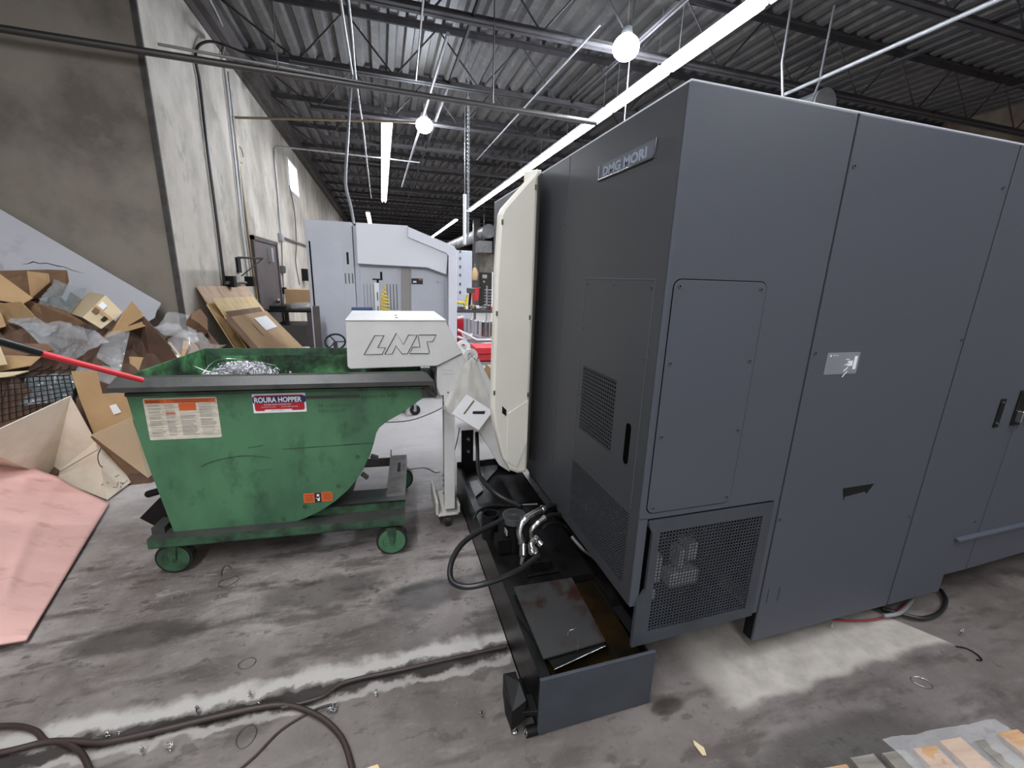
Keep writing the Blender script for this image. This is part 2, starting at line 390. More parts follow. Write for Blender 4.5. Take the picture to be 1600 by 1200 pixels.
# door in left wall
mb = MB(); mb.box(WX+.001, WX+.035, 8.42, 10.05, 0, 2.08); d = struct(mb.build('door_1', 'brown', bevel=.004), 'dark brown steel door in the pale concrete wall')
mb = MB(); mb.box(WX, WX+.06, 8.34, 8.42, 0, 2.15); mb.box(WX, WX+.06, 10.05, 10.13, 0, 2.15); mb.box(WX, WX+.06, 8.34, 10.13, 2.08, 2.15); mb.build('door_frame', 'rust', d)
mb = MB(); mb.sph((WX+.08, 9.55, 1.0), .04); mb.cyl((WX+.03, 9.55, 1.0), (WX+.08, 9.55, 1.0), .02); mb.build('door_handle', 'steel', d)
mb = MB(); mb.box(WX+.035, WX+.1, 9.35, 9.5, 1.75, 2.0); mb.build('door_closer', 'galv', d)
for i, (y0, y1, z0, z1, lb) in enumerate(((12.35, 13.5, 3.55, 4.2, 'bright high window in the left wall, nearer one'), (24, 27, 3.3, 4.0, 'bright high window in the left wall, farther one'))):
    mb = MB(); mb.box(WX+.001, WX+.012, y0, y1, z0, z1); o = struct(mb.build('window_%d' % (i+1), 'day_glow'), lb)
    mb = MB()
    for a, b, c, e in ((y0-.05, y0, z0-.05, z1+.05), (y1, y1+.05, z0-.05, z1+.05), (y0, y1, z0-.05, z0), (y0, y1, z1, z1+.05), ((y0+y1)/2-.015, (y0+y1)/2+.015, z0, z1)): mb.box(WX, WX+.03, a, b, c, e)
    mb.build('window_frame', 'white', o)

# ------------------------------------------------------------------ roof joists
names = ['nearest', 'second', 'third', 'fourth', 'fifth', 'sixth', 'seventh', 'eighth', 'ninth', 'tenth', 'eleventh', 'twelfth', 'thirteenth', 'fourteenth', 'fifteenth', 'sixteenth', 'seventeenth', 'eighteenth', 'nineteenth', 'twentieth', 'twenty first', 'twenty second', 'twenty third', 'twenty fourth', 'twenty fifth', 'twenty sixth']
def joist(y, lab):
    t = thing('roof_joist', lab, 'joist', (WX+.1, y, 4.28), 0, 'open web roof joists')
    x0, x1 = WX+.12, 11.5
    if y < BY: x0 = -8.7
    zb, zt = 4.28, 5.015
    mb = MB()
    for s_ in (-1, 1): mb.box(x0+(.9 if y >= BY else 0), x1, y+s_*.012-(.055 if s_ < 0 else 0), y+s_*.012+(.055 if s_ > 0 else 0), zb, zb+.016); mb.box(x0+(.9 if y >= BY else 0), x1, y+s_*.012-.004, y+s_*.012+.004, zb, zb+.075)
    mb.build('bottom_chord', 'roofsteel', t)
    mb = MB()
    for s_ in (-1, 1): mb.box(x0, x1, y+s_*.012-(.055 if s_ < 0 else 0), y+s_*.012+(.055 if s_ > 0 else 0), zt-.012, zt); mb.box(x0, x1, y+s_*.012-.004, y+s_*.012+.004, zt-.075, zt)
    mb.build('top_chord', 'roofsteel', t)
    mb = MB(); x = x0+.02; a = 0
    if y >= BY: mb.cyl((x0, y, zt-.05), (x0+1.0, y, zb+.03), .014, seg=6); x = x0+1.0; a = 1
    h = .62
    while x < x1-h:
        mb.cyl((x, y, zb+.03 if a else zt-.03), (x+h, y, zt-.03 if a else zb+.03), .012, seg=6); x += h; a = 1-a
    mb.build('web_bar', 'roofsteel', t)
k = 0
y = 1.86
while y < 45:
    if y > 1.8:
        n_ = names[k] if k < len(names) else 'farther'
        joist(y, '%s dark open web roof joist counted from the front' % n_); k += 1
    y += 1.745
# bridging angles along Y
for i, x in enumerate((1.05, 3.0, 6.2, 8.4)):
    mb = MB(); mb.box(x, x+.035, 1.9, 45, 4.32, 4.325); mb.box(x, x+.005, 1.9, 45, 4.32, 4.355)
    tag(mb.build('bridging_angle', 'roofsteel'), ['thin steel bridging angle under the joists, nearest the left wall', 'thin steel bridging angle under the joists by the long light row', 'thin steel bridging angle above the dark machine', 'thin steel bridging angle nearest the right wall'][i], 'steel angle', 'bridging angles')

# ------------------------------------------------------------------ lights
def area(name, loc, sx, sy, power, parent, col=TUBE_COL, spread=None):
    ld = bpy.data.lights.new(name, 'AREA'); ld.shape = 'RECTANGLE'; ld.size = sx; ld.size_y = sy; ld.energy = power; ld.color = col
    o = bpy.data.objects.new(name, ld); COL.objects.link(o); o.parent = parent; o.location = Vector(loc)-parent.location
    return o
def strip(x, y0, z, ln, lab, grp, power=TUBE_W):
    t = thing('strip_light', lab, 'light', (x, y0, z), 0, grp)
    mb = MB(); mb.box(x-.06, x+.06, y0+.01, y0+ln-.01, z, z+.05); mb.box(x-.10, x-.06, y0+.02, y0+ln-.02, z-.01, z+.03); mb.box(x+.06, x+.10, y0+.02, y0+ln-.02, z-.01, z+.03); mb.build('housing', 'whitepl', t)
    mb = MB()
    for s_ in (-.05, .05): mb.cyl((x+s_, y0+.03, z-.03), (x+s_, y0+ln-.03, z-.03), .022, seg=10)
    mb.build('lamp_tube', 'tube_glow', t)
    for yy in (y0+.2, y0+ln-.2): mb = MB(); mb.cyl((x, yy, z+.04), (x, yy, 5.0), .004, seg=5); mb.build('hanger', 'conduit', t)
    area('lamp', (x, y0+ln/2, z-.06), .14, ln*.95, power, t)
ordn = names
for i in range(10): strip(3.6, 3.97+i*1.47, 4.25, 1.44, '%s tube fixture of the long row above the dark machine' % (['front', 'second', 'third', 'fourth', 'fifth', 'sixth', 'seventh', 'eighth', 'ninth', 'last'][i]), 'long row of tube lights')
for i in range(4): strip(3.6, 2.50-i*1.47, 4.25, 1.44, '%s added unseen fill tube over the viewer, continuing the long row forward' % names[i], 'added fill tubes over the viewer', TUBE_W*1.8)  # unseen tubes added as fill for the near side
for i in range(4): strip(-1.2, 1.0-i*1.6, 4.25, 1.44, '%s added unseen fill tube above and behind the viewer at left' % names[i], 'added fill tubes behind the viewer', TUBE_W*2.6)  # second unseen row, added to brighten surfaces facing the viewer
for i in range(7): strip(3.6, 21.8+i*1.6, 4.25, 1.57, '%s tube fixture of the distant short row at right' % ordn[i], 'distant right row of tube lights')
for i in range(6): strip(.21, 8.9+i*1.5, 4.25, 1.47, '%s tube fixture of the left row over the grey machine' % ordn[i], 'left row of tube lights')
for i in range(3): strip(-.47, 21.5+i*1.6, 4.25, 1.57, '%s tube fixture of the small far left row' % ordn[i], 'far left row of tube lights')
def bay(x, y, z, lab, power, cyl=False):
    t = thing('high_bay_lamp', lab, 'lamp', (x, y, z), 0, 'high bay lamps')
    mb = MB(); mb.cyl((x, y, z+.12), (x, y, z+.2), .07, .05); mb.cyl((x, y, z+.2), (x, y, 5.0), .01, seg=8); mb.build('socket', 'galv', t)
    mb = MB(); mb.sph((x, y, z), .15, 20, 12, (1, 1, .85)); mb.build('bulb', 'bay_glow', t)
    ld = bpy.data.lights.new('lamp', 'POINT'); ld.energy = power; ld.color = (.8, .88, 1); ld.shadow_soft_size = .16
    o = bpy.data.objects.new('lamp', ld); COL.objects.link(o); o.parent = t; o.location = (0, 0, -.32)
bay(2.8, 5.08, 4.2, 'large glaring round lamp above the dark machine', BAY_W)
bay(.85, 8.64, 4.2, 'smaller glaring round lamp left of the long light row', BAY_W)

# ------------------------------------------------------------------ dark machine
MX0, MY0, MT = .83, 1.13, 2.135
t = thing('lathe_machine', 'large dark grey machining centre filling the right of the view', 'machine', (MX0+1.7, MY0, 0))
mach = t
mb = MB()
mb.box(MX0+.012, 4.6, MY0+.2, 3.3, .45, MT-.012); mb.box(MX0+.012, 4.6, MY0+.014, MY0+.2, .80, MT-.012); mb.box(1.44, 4.6, MY0+.014, MY0+.2, .45, .80); mb.box(MX0+.012, MX0+.025, MY0+.014, MY0+.2, .45, .80)              # core
mb.build('body', 'seam', t)
mb = MB(); mb.box(MX0+.3, 4.5, MY0+.55, 3.1, .0, .45); mb.build('plinth', 'black', t)
Yf = MY0; TH = .012
def fpoly(pts, name, m='dark_paint', y=Yf, th=TH, parent=t, bevel=.003):
    mb = MB(); mb.prism([(a, y, b) for a, b in pts], (0, th, 0)); return mb.build(name, m, parent, bevel)
XC = MX0
fpoly([(XC, .789), (1.458, .789), (1.458, MT), (XC, MT)], 'front_panel')
fpoly([(XC, .43), (XC+.034, .43), (XC+.034, .797), (XC, .797)], 'front_panel')
fpoly([(1.43, .262), (1.458, .262), (1.458, .789), (1.43, .797)], 'front_panel')
p2 = fpoly([(1.467, .112), (2.286, .112), (2.286, MT), (1.467, MT)], 'front_panel')
mb = MB(); mb.box(1.465, 1.475, Yf+.012, Yf+.05, .112, .6); mb.build('panel_flange', 'black', t)
p3 = fpoly([(2.295, .112), (2.665, .112), (2.665, .21), (2.83, .21), (2.83, MT), (2.295, MT)], 'front_panel')
p4 = fpoly([(2.836, .21), (4.6, .27), (4.6, MT), (2.836, MT)], 'front_panel')
mb = MB(); mb.box(1.47, 4.5, Yf+.06, Yf+.5, .30, .5); mb.build('underside', 'black', t)
# ledge on the right panels
mb = MB(); mb.prism([(2.66, Yf, .425), (2.66, Yf-.018, .418), (2.66, Yf-.018, .408), (2.66, Yf, .40)], (1.9, 0, .02)); mb.build('drip_ledge', 'dark_paint', t, .002)
# side panels (facing the hopper)
def spoly(pts, name, m='dark_paint_shaded', th=TH, x=MX0, parent=t, bevel=.003):
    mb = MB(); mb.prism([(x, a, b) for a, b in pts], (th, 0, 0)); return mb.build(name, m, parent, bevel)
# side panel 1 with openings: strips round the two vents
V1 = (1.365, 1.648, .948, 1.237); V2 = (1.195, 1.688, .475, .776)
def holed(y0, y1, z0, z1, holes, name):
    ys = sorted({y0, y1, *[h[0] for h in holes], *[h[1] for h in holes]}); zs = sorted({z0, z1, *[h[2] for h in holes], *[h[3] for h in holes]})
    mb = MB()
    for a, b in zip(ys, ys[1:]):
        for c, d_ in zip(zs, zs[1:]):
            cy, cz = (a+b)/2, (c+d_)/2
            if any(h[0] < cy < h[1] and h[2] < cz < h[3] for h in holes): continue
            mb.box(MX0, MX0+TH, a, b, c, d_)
    return mb.build(name, 'dark_paint_shaded', t)
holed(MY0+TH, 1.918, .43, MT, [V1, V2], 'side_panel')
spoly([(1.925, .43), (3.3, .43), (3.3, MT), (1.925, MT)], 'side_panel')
mb = MB(); mb.box(XC, 4.6, Yf, 3.3, MT-.001, MT+.006); mb.build('highlight_cap', 'fm_grey', t, .002)  # pale cap puts the top edge's highlight into the colour
def perf_side(y0, y1, z0, z1, pitch, name):
    mb = MB(); y = y0
    while y < y1: mb.box(MX0+.001, MX0+.004, y, y+pitch*.30, z0, z1); y += pitch
    z = z0
    while z < z1: mb.box(MX0+.001, MX0+.004, y0, y1, z, z+pitch*.34); z += pitch
    return mb.build(name, 'dark_paint_shaded', t)
perf_side(V1[0], V1[1], V1[2], V1[3], .0165, 'vent_grille'); perf_side(V2[0], V2[1], V2[2], V2[3], .0125, 'vent_grille')
# raised side access panel + hand slot
mb = MB()
for a, b, c, d_ in ((1.19, 1.69, 1.606, 1.61), (1.19, 1.194, .8, 1.606), (1.686, 1.69, .8, 1.606)): mb.box(MX0-.0015, MX0, a, b, c, d_)
mb.build('access_panel', 'dark_paint', t)
mb = MB(); mb.prism([(MX0-.0012, 1.256+.016*math.cos(a), zc+.016*math.sin(a)) for zc, a in [(1.09, k*math.pi/8) for k in range(9)]+[(.965, math.pi+k*math.pi/8) for k in range(9)]], (.001, 0, 0)); mb.build('hand_slot', 'seam', t)
def screw(p, n, parent, r=.006, name='screw', m='steeldk'):
    p = Vector(p); n = Vector(n); mb = MB(); mb.cyl(p, p+n*.003, r, seg=10); mb.m = 1; mb.cyl(p+n*.0031, p+n*.0034, r*.45, seg=6); mb.build(name, [m, 'seam'], parent)
for yz in ((1.67, 1.585), (1.45, 1.587), (1.21, 1.585), (1.675, 1.40), (1.675, 1.10), (1.215, 1.35), (1.675, .86)): screw((MX0, yz[0], yz[1]), (-1, 0, 0), t, .006, m='dark_paint')
for z in (1.85, 1.17): screw((MX0, 1.945, z), (-1, 0, 0), t, m='dark_paint')
# nameplate
mb = MB(); mb.box(MX0-.002, MX0, 1.262, 1.634, 1.975, 2.03); npl = mb.build('name_plate', 'dark_paint', t)
mb = MB(); mb.tube([(MX0-.004, 1.632, 2.03), (MX0-.004, 1.632, 1.985), (MX0-.004, 1.63, 1.978), (MX0-.004, 1.275, 1.978), (MX0-.004, 1.264, 1.987), (MX0-.004, 1.262, 2.03)], .0028, 6); mb.build('chrome_edge', 'steel', npl)
text('lettering', 'DMG MORI', .034, 'txtlt', npl, (MX0-.002, 1.60, 1.985), (0, -1, 0), (0, 0, 1), width=.29, depth=.0008, bold=.045)
# front access panel
def rrect(x0, x1, z0, z1, r, n=5):
    out = []
    for cx, cz, a0 in ((x1-r, z1-r, 0), (x0+r, z1-r, 90), (x0+r, z0+r, 180), (x1-r, z0+r, 270)):
        for k in range(n+1): a = math.radians(a0+90*k/n); out.append((cx+r*math.cos(a), cz+r*math.sin(a)))
    return out
AP = (.853, 1.21, .815, 1.61)
mb = MB(); mb.prism([(a, Yf-.0005, b) for a, b in rrect(AP[0]-.003, AP[1]+.003, AP[2]-.003, AP[3]+.003, .028)], (0, .0004, 0)); mb.build('panel_gap', 'seam', t)
mb = MB(); mb.prism([(a, Yf-.003, b) for a, b in rrect(*AP[:2], *AP[2:], .026)], (0, .003, 0)); ap = mb.build('access_panel', 'dark_paint', t, .001)
for x, z in ((.872, 1.59), (1.187, 1.588), (.872, 1.35), (1.19, 1.35), (.874, 1.10), (1.19, 1.10), (.874, .835), (1.19, .838)): screw((x, Yf-.003, z), (0, -1, 0), ap, .0065, m='dark_paint')
# grille door
GX0, GX1, GZ0, GZ1 = .916, 1.38, .306, .735
dp = [(.853, .25), (1.424, .262), (1.424, .783), (.872, .783), (.866, .775), (.868, .762), (.884, .735), (.884, .50), (.853, .455)]
door = MB()
yd = Yf-.008
# frame built from strips round the perforated field
for pl in ([(.853, .25), (1.424, .262), (1.424, GZ0), (.853, GZ0)], [(.853, GZ0), (GX0, GZ0), (GX0, .50), (.884, .50), (.853, .455)], [(.884, .50), (GX0, .50), (GX0, GZ1), (.884, GZ1)],
           [(.884, GZ1), (GX0, GZ1), (GX1, GZ1), (1.424, GZ1), (1.424, .783), (.874, .783), (.867, .777), (.868, .762)], [(GX1, GZ0), (1.424, GZ0), (1.424, GZ1), (GX1, GZ1)]):
    door.prism([(a, yd, b) for a, b in pl], (0, .014, 0))
dr = door.build('grille_door', 'slate', t)
mb = MB(); n = 34; px_ = (GX1-GX0)/n
for i in range(n+1): mb.box(GX0+i*px_-.0021, GX0+i*px_+.0021, yd+.002, yd+.004, GZ0, GZ1)
m_ = 32; pz = (GZ1-GZ0)/m_
for i in range(m_+1): mb.box(GX0, GX1, yd+.002, yd+.004, GZ0+i*pz-.0021, GZ0+i*pz+.0021)
mb.build('perforated_screen', 'slate', dr)
mb = MB(); mb.box(.853, .90, Yf+.004, Yf+.03, .46, .78); mb.build('handle_recess', 'seam', dr)
# internals behind the grille
mb = MB(); mb.box(.87, 1.42, Yf+.17, Yf+.18, .27, .79); mb.box(.87, 1.42, Yf+.02, Yf+.18, .27, .275); mb.build('cabinet_back', 'black', t)
mb = MB()
pass
for a, b_, c, d_ in ((.925, .975, .49, .60), (1.05, 1.075, .53, .61), (1.085, 1.13, .56, .63), (1.02, 1.15, .45, .51), (.92, .965, .41, .45)): mb = MB(); mb.box(a, b_, Yf+.03, Yf+.09, c, d_); mb.build('valve_block', 'valve', t, .004)
for x, z in ((.925, .535),): mb = MB(); mb.sph((x, Yf+.03, z), .006); mb.build('red_indicator', 'led_red', t)
for x, z in ((.925, .425), (.94, .43)): mb = MB(); mb.sph((x, Yf+.03, z), .005); mb.build('yellow_indicator', 'led_yel', t)
for x, z in ((.935, .385), (.95, .70), (.955, .69), (1.08, .68), (1.14, .70), (1.14, .685), (1.10, .63)): screw((x, Yf+.02, z), (0, -1, 0), t, .005, 'bolt_head', 'steel')
# panel 2 details
for x, z in ((1.485, 1.985), (1.485, 1.37), (1.48, .70), (2.255, 1.985), (2.27, 1.41), (2.262, .60)): screw((x, Yf, z), (0, -1, 0), p2, .007, m='dark_paint')
def sticker(parent, c, m, name, n=(0, -1, 0), off=.0012):
    mb = MB(); nn = Vector(n)*off; mb.prism([Vector(p)+nn*.0 for p in c], nn); return mb.build(name, m, parent)
lb = MB(); lb.prism([(a, Yf-.001, b) for a, b in rrect(1.546, 1.71, 1.288, 1.37, .004, 2)], (0, .0009, 0)); lab = lb.build('grey_warning_label', mat('lab_grey', '7d8088', .4), p2)
mb = MB()
for i, (a, b) in enumerate(((1.56, 1.625), (1.56, 1.60), (1.56, 1.618), (1.56, 1.605), (1.56, 1.61))): mb.box(a, b, Yf-.0016, Yf-.0011, 1.338-.011*i, 1.3415-.011*i)
mb.box(1.56, 1.64, Yf-.0016, Yf-.0011, 1.348, 1.3505)
mb.build('print_line', 'txtlt', lab)
mb = MB(); mb.prism([(1.558, Yf-.0016, 1.355), (1.568, Yf-.0016, 1.355), (1.563, Yf-.0016, 1.364)], (0, .0004, 0))
mb.build('warning_triangle', 'paper', lab)
mb = MB(); mb.box(1.685, 1.70, Yf-.0016, Yf-.0011, 1.305, 1.355); mb.box(1.655, 1.68, Yf-.0016, Yf-.0011, 1.318, 1.338)
for a in (-.5, 0, .5, 1): mb.prism([(1.66, Yf-.0016, 1.315+.03*a), (1.64, Yf-.0016, 1.30+.045*a), (1.643, Yf-.0016, 1.297+.045*a), (1.663, Yf-.0016, 1.312+.03*a)], (0, .0004, 0))
mb.build('warning_pictogram', 'paper', lab)
text('lettering', 'Warning', .007, 'paper', lab, (1.572, Yf-.0012, 1.356), (1, 0, 0), (0, 0, 1))
def recess(poly, name, m1='black', m2='dark_paint', parent=p2):
    mb = MB(); mb.prism([(a, Yf-.0012, b) for a, b in poly], (0, .001, 0)); mb.m = 1
    a, b = poly[0], poly[1]
    mb.prism([(poly[3][0], Yf-.002, poly[3][1]), (poly[2][0], Yf-.002, poly[2][1]), (poly[2][0]-.012, Yf-.002, poly[2][1]+.014), (poly[3][0], Yf-.002, poly[3][1]+.016)], (0, .001, 0))
    return mb.build(name, [m1, m2], parent)
recess([(1.792, .797), (1.972, .798), (1.938, .752), (1.812, .74)], 'pull_recess')
mb = MB()
for a, b in ((1.50, .35), (1.56, .345)): mb.box(a, a+.0015, Yf-.0006, Yf, b-.05, b+.02)
mb.build('embossed_line', 'seam', p2)
# latches on panel 3
mb = MB(); mb.box(2.665, 2.70, Yf-.004, Yf, 1.0, 1.135); mb.m = 1
for z in (1.018, 1.118): mb.cyl((2.682, Yf-.008, z), (2.682, Yf, z), .006)
mb.build('latch_slot', ['black', 'steel'], p3, 0)
mb = MB(); mb.box(2.79, 2.86, Yf-.006, Yf, 1.0, 1.17); mb.m = 1; mb.box(2.80, 2.875, Yf-.03, Yf-.004, 1.02, 1.075); mb.build('chrome_latch', ['black', 'steel'], p3, .004)
screw((2.77, Yf, .50), (0, -1, 0), p3, .01, 'bolt_head', 'steel')
# cream cover
mb = MB(); CY = 2.115
fp = [(.752, 2.12), (.572, 1.915), (.563, 1.88), (.545, 1.6), (.543, .90), (.56, .80), (.60, .62), (.66, .535), (.70, .512), (.757, .512), (.757, .56)]
fp = [(.752, 2.125), (.575, 1.925), (.562, 1.895), (.548, 1.62), (.543, 1.1), (.543, .90), (.560, .80), (.612, .61), (.655, .535), (.70, .512), (.757, .512)]
mb.prism([(a, CY, b) for a, b in fp], (0, .07, 0))
cov = mb.build('cream_side_cover', 'cream', t, .016)
mb = MB(); mb.prism([(.75, CY+.02, 0), (.829, CY+.18, 0), (.829, CY+.22, 0), (.70, CY+.08, 0)], (0, 0, 1)); 
mb.v = [Vector((v.x, v.y, .515 if v.z < .5 else 2.115+(.04 if v.x > .8 else 0))) for v in mb.v]
mb.build('cover_shoulder', 'cream', cov, .006)
mb = MB(); mb.prism([(.632, CY-.004, .60), (.632, CY-.004, .88), (.745, CY-.004, .95), (.748, CY-.004, .70), (.692, CY-.004, .552)][::-1], (0, .003, 0)); mb.build('lower_plate', 'cream', cov, .001)
for x, z in ((.574, 1.86), (.738, 2.03), (.556, 1.42), (.735, 1.40), (.552, 1.0), (.742, .98)):
    mb = MB(); mb.box(x-.004, x+.004, CY-.003, CY+.001, z-.012, z+.012); mb.build('screw', 'steeldk', cov)
mb = MB(); mb.prism([(.598, CY-.002, .885), (.598, CY-.002, .925), (.622, CY-.002, .90), (.622, CY-.002, .865)][::-1], (0, .001, 0)); mb.build('slot', 'black', cov)

# ------------------------------------------------------------------ chip tank under the machine
T0, T1, TY0, TY1, TZ = .474, .933, 1.083, 2.86, .245
t = thing('coolant_tank', 'long low black coolant tank on the floor under the machine side', 'tank', (.7, 1.9, 0)); tank = t
mb = MB(); mb.box(T0, T1, TY0+.012, TY1, .012, .03); mb.box(T0, T0+.008, TY0+.012, TY1, .012, TZ); mb.box(T0, T1, TY1-.008, TY1, .012, TZ+.03); mb.box(T0+.008, T0+.04, TY0+.012, TY1, TZ-.006, TZ)
mb.box(T1-.008, T1, TY0+.012, TY1, .012, TZ-.03)
mb.build('basin', 'oily', t)
mb = MB(); mb.box(T0-.003, T1+.003, TY0, TY0+.012, .004, TZ+.004); mb.build('front_plate', 'slate', t, .002)
mb = MB(); mb.box(T0+.01, T1-.01, TY0+.013, TY1-.01, .03, .195); mb.build('coolant', 'liquid', t)
mb = MB(); mb.box(T0+.04, T1-.01, 1.56, 2.22, .2, TZ-.01); mb.build('pump_deck', 'oily', t)
mb = MB(); mb.box(T0+.04, T1-.01, 2.3, 2.84, .18, .215); mb.build('drain_deck', 'oily', t)
for q in (((733, 753), (746, 751), (755, 766), (741, 778)), ((750, 724), (779, 719), (777, 733), (760, 752), (752, 742))):
    mb = MB(); mb.sheet([at(x, y, Z=.222) for x, y in q], -.004); mb.build('deck_glint', 'galv', t)  # pale pieces shaped as the bright reflections on the drain deck
# lid plates
mb = MB(); mb.sheet([at(802, 919, Z=.262), at(893, 904, Z=.262), at(946, 1003, Z=.262), at(849, 1031, Z=.262)], -.006); mb.build('lid_plate', 'oilyred', t)
mb = MB(); mb.sheet([at(806, 960, Z=.25), at(892, 912, Z=.25), at(946, 1008, Z=.25), at(866, 1046, Z=.25)], -.004); mb.build('lid_plate', 'oily', t)
mb = MB(); mb.tube([at(866, 1046, Z=.252), at(946, 1009, Z=.252)], .0018, 5); mb.build('bright_edge', 'steel', t)
# levelling bracket
mb = MB(); mb.prism([at(786, 1052, Z=.15), at(806, 1048, Z=.16), at(812, 1066, Z=.16), at(823, 1094, Z=.15), at(800, 1112, Z=.13), at(790, 1085, Z=.14)], (0, 0, -.09)); mb.box(.40, T0, 1.14, 1.29, .02, .035); mb.prism([(.388, 1.13, .085), (.405, 1.105, .085), (.474, 1.09, .085), (.474, 1.16, .085), (.40, 1.17, .085)], (0, 0, .02)); mb.build('levelling_bracket', 'black', t, .003)
mb = MB(); mb.cyl((.395, 1.12, 0), (.395, 1.12, .09), .008); mb.sph((.395, 1.12, .005), .014, sc=(1, 1, .5)); mb.build('levelling_bolt', 'steel', t)
mb = MB(); mb.cyl((.43, 1.10, .012), (.474, 1.10, .012), .018); mb.m = 1; mb.ring((.428, 1.10, .018), (1, 0, 0), .018, .012, .003); mb.build('drain_plug', ['black', 'steel'], t)
# rear bracket post with bolts
mb = MB(); mb.box(.505, .592, 2.835, 2.85, .245, .525); mb.build('bracket_post', 'black', t, .004)
for z in (.47, .375): mb = MB(); mb.cyl((.55, 2.81, z), (.55, 2.84, z), .012); mb.cyl((.55, 2.80, z-.012), (.56, 2.83, z), .007); mb.build('bolt', 'steel', t)
# pump
t2 = thing('coolant_pump', 'black round-topped pump standing in the tank with chrome elbows', 'pump', (.62, 1.86, TZ))
mb = MB(); c = at(803, 804, Z=.43); mb.cyl((c.x, c.y, .24), (c.x, c.y, .385), .05, seg=28); mb.build('motor', 'black', t2, .003)
mb = MB(); mb.cyl((c.x, c.y, .40), (c.x, c.y, .43), .064, .060, seg=32); mb.m = 1
for r in (.02, .03, .04, .05): mb.ring((c.x, c.y, .4305), (0, 0, 1), r, r-.003, .0012, 28)
mb.build('fan_cap', ['fancap', 'black'], t2, .002)
mb = MB(); mb.box(c.x-.058, c.x-.052, c.y-.07, c.y-.03, .36, .385); mb.build('name_tag', 'galv', t2)
c2 = at(766, 802, Z=.38); mb = MB(); mb.ring((c2.x, c2.y, .33), (0, 0, 1), .045, .036, .05, 28); mb.cyl((c2.x, c2.y, .24), (c2.x, c2.y, .335), .044, seg=24); mb.build('filler_neck', 'black', t2)
c3 = at(786, 845, Z=.30); mb = MB(); mb.box(c3.x-.04, c3.x+.04, c3.y-.03, c3.y+.04, .24, .33); mb.build('terminal_box', 'black', t2, .006)
c4 = at(862, 880, Z=.28)
mb = MB(); mb.box(.60, .76, 1.60, 1.76, .235, .25); mb.box(.64, .72, 1.62, 1.72, .25, .30); mb.build('pump_base', 'black', t2, .004)
def fitting(pts, r, name='chrome_elbow', lab=None):
    mb = MB(); mb.tube(spl(pts, 5), r, 14)
    for i in (0, len(pts)-1, len(pts)//2):
        p = Vector(pts[i]); q = Vector(pts[i-1] if i else pts[1]); d_ = (p-q).normalized(); mb.cyl(p-d_*.008, p+d_*.008, r*1.35, seg=6)
    return mb.build(name, 'steel', t2)
fitting([at(816, 847, Y=1.70), at(812, 828, Y=1.72), at(820, 812, Y=1.74), at(836, 802, Y=1.76), at(848, 797, Y=1.78)], .018)
fitting([at(832, 840, Y=1.68), at(831, 828, Y=1.68), at(840, 818, Y=1.69), at(850, 810, Y=1.70)], .012)
fitting([at(836, 862, Y=1.58), at(830, 852, Y=1.6), at(838, 843, Y=1.62), at(845, 850, Y=1.6)], .015)
mb = MB(); mb.cyl(at(816, 880, Y=1.62), at(818, 868, Y=1.62), .015, seg=6); mb.cyl(at(818, 868, Y=1.62), at(818, 850, Y=1.65), .02); mb.sph(at(832, 862, Y=1.58), .018); mb.build('valve_body', 'steel', t2)
def hose(name, pts, r, lab, m='rubber', cat='hose', n=8, grp=None, seg=10):
    mb = MB(); mb.tube(spl(pts, n), r, seg); return tag(mb.build(name, m), lab, cat, grp)
hose('black_hose', [at(786, 812, Y=1.8), at(750, 830, Y=1.74), at(722, 850, Y=1.68), at(705, 880, Y=1.60), at(706, 908, Y=1.52), at(730, 917, Y=1.47), at(770, 908, Y=1.46), at(812, 890, Y=1.50), at(842, 868, Y=1.56)], .0125, 'thick black hose looping from the pump out over the floor', n=8)
hose('black_hose', [at(848, 797, Y=1.78), at(862, 790, Y=1.82), at(880, 792, Y=1.9), at(900, 802, Y=2.0)], .014, 'short black hose leaving the large chrome elbow')
hose('black_hose', [at(850, 810, Y=1.70), at(864, 804, Y=1.74), at(884, 806, Y=1.8), at(900, 816, Y=1.9)], .010, 'black hose on the small chrome elbow, lower of the two')
hose('black_hose', [at(848, 826, Y=1.66), at(860, 818, Y=1.70), at(880, 820, Y=1.78), at(905, 842, Y=1.8)], .007, 'thin black hose lowest beside the chrome elbows')
hose('black_hose', [at(745, 676, Y=2.82), at(746, 700, Y=2.7), at(747, 728, Y=2.5), at(752, 748, Y=2.35), at(768, 766, Y=2.2), at(792, 782, Y=2.1), at(815, 792, Y=2.0)], .013, 'black hose rising behind the plastic pouch beside the bracket post')
hose('black_hose', [at(740, 812, Y=2.05), at(748, 798, Y=2.1), at(770, 790, Y=2.15), at(800, 790, Y=2.15), at(840, 788, Y=2.1)], .009, 'flat lying black hose behind the filler neck')
hose('grey_cable', [at(893, 838, Y=1.62), at(908, 855, Y=1.58), at(925, 868, Y=1.55), at(932, 874, Y=1.53)], .011, 'dull grey cable end hanging below the dark machine side', 'steeldk', 'cable')
# swarf on the lid
def curl(p, r, turns, pitch, wr, axis, seg=5):
    axis = Vector(axis).normalized(); a = axis.orthogonal().normalized(); b = axis.cross(a); n = int(turns*9)
    return [Vector(p)+a*r*math.cos(2*math.pi*k/9)+b*r*math.sin(2*math.pi*k/9)+axis*pitch*k/9 for k in range(n)]
for px, lb_ in (([(902, 1018), (904, 1008), (903, 1000), (906, 992)], 'small bright metal sliver hanging over the lid edge'), ([(887, 994), (889, 986), (898, 982), (902, 976), (906, 972)], 'small bright metal sliver lying on the tank lid')):
    mb = MB(); mb.tube(spl([at(a, b, Z=.268) for a, b in px], 4), .0014, 5); tag(mb.build('metal_sliver', 'chips'), lb_, 'metal chip')

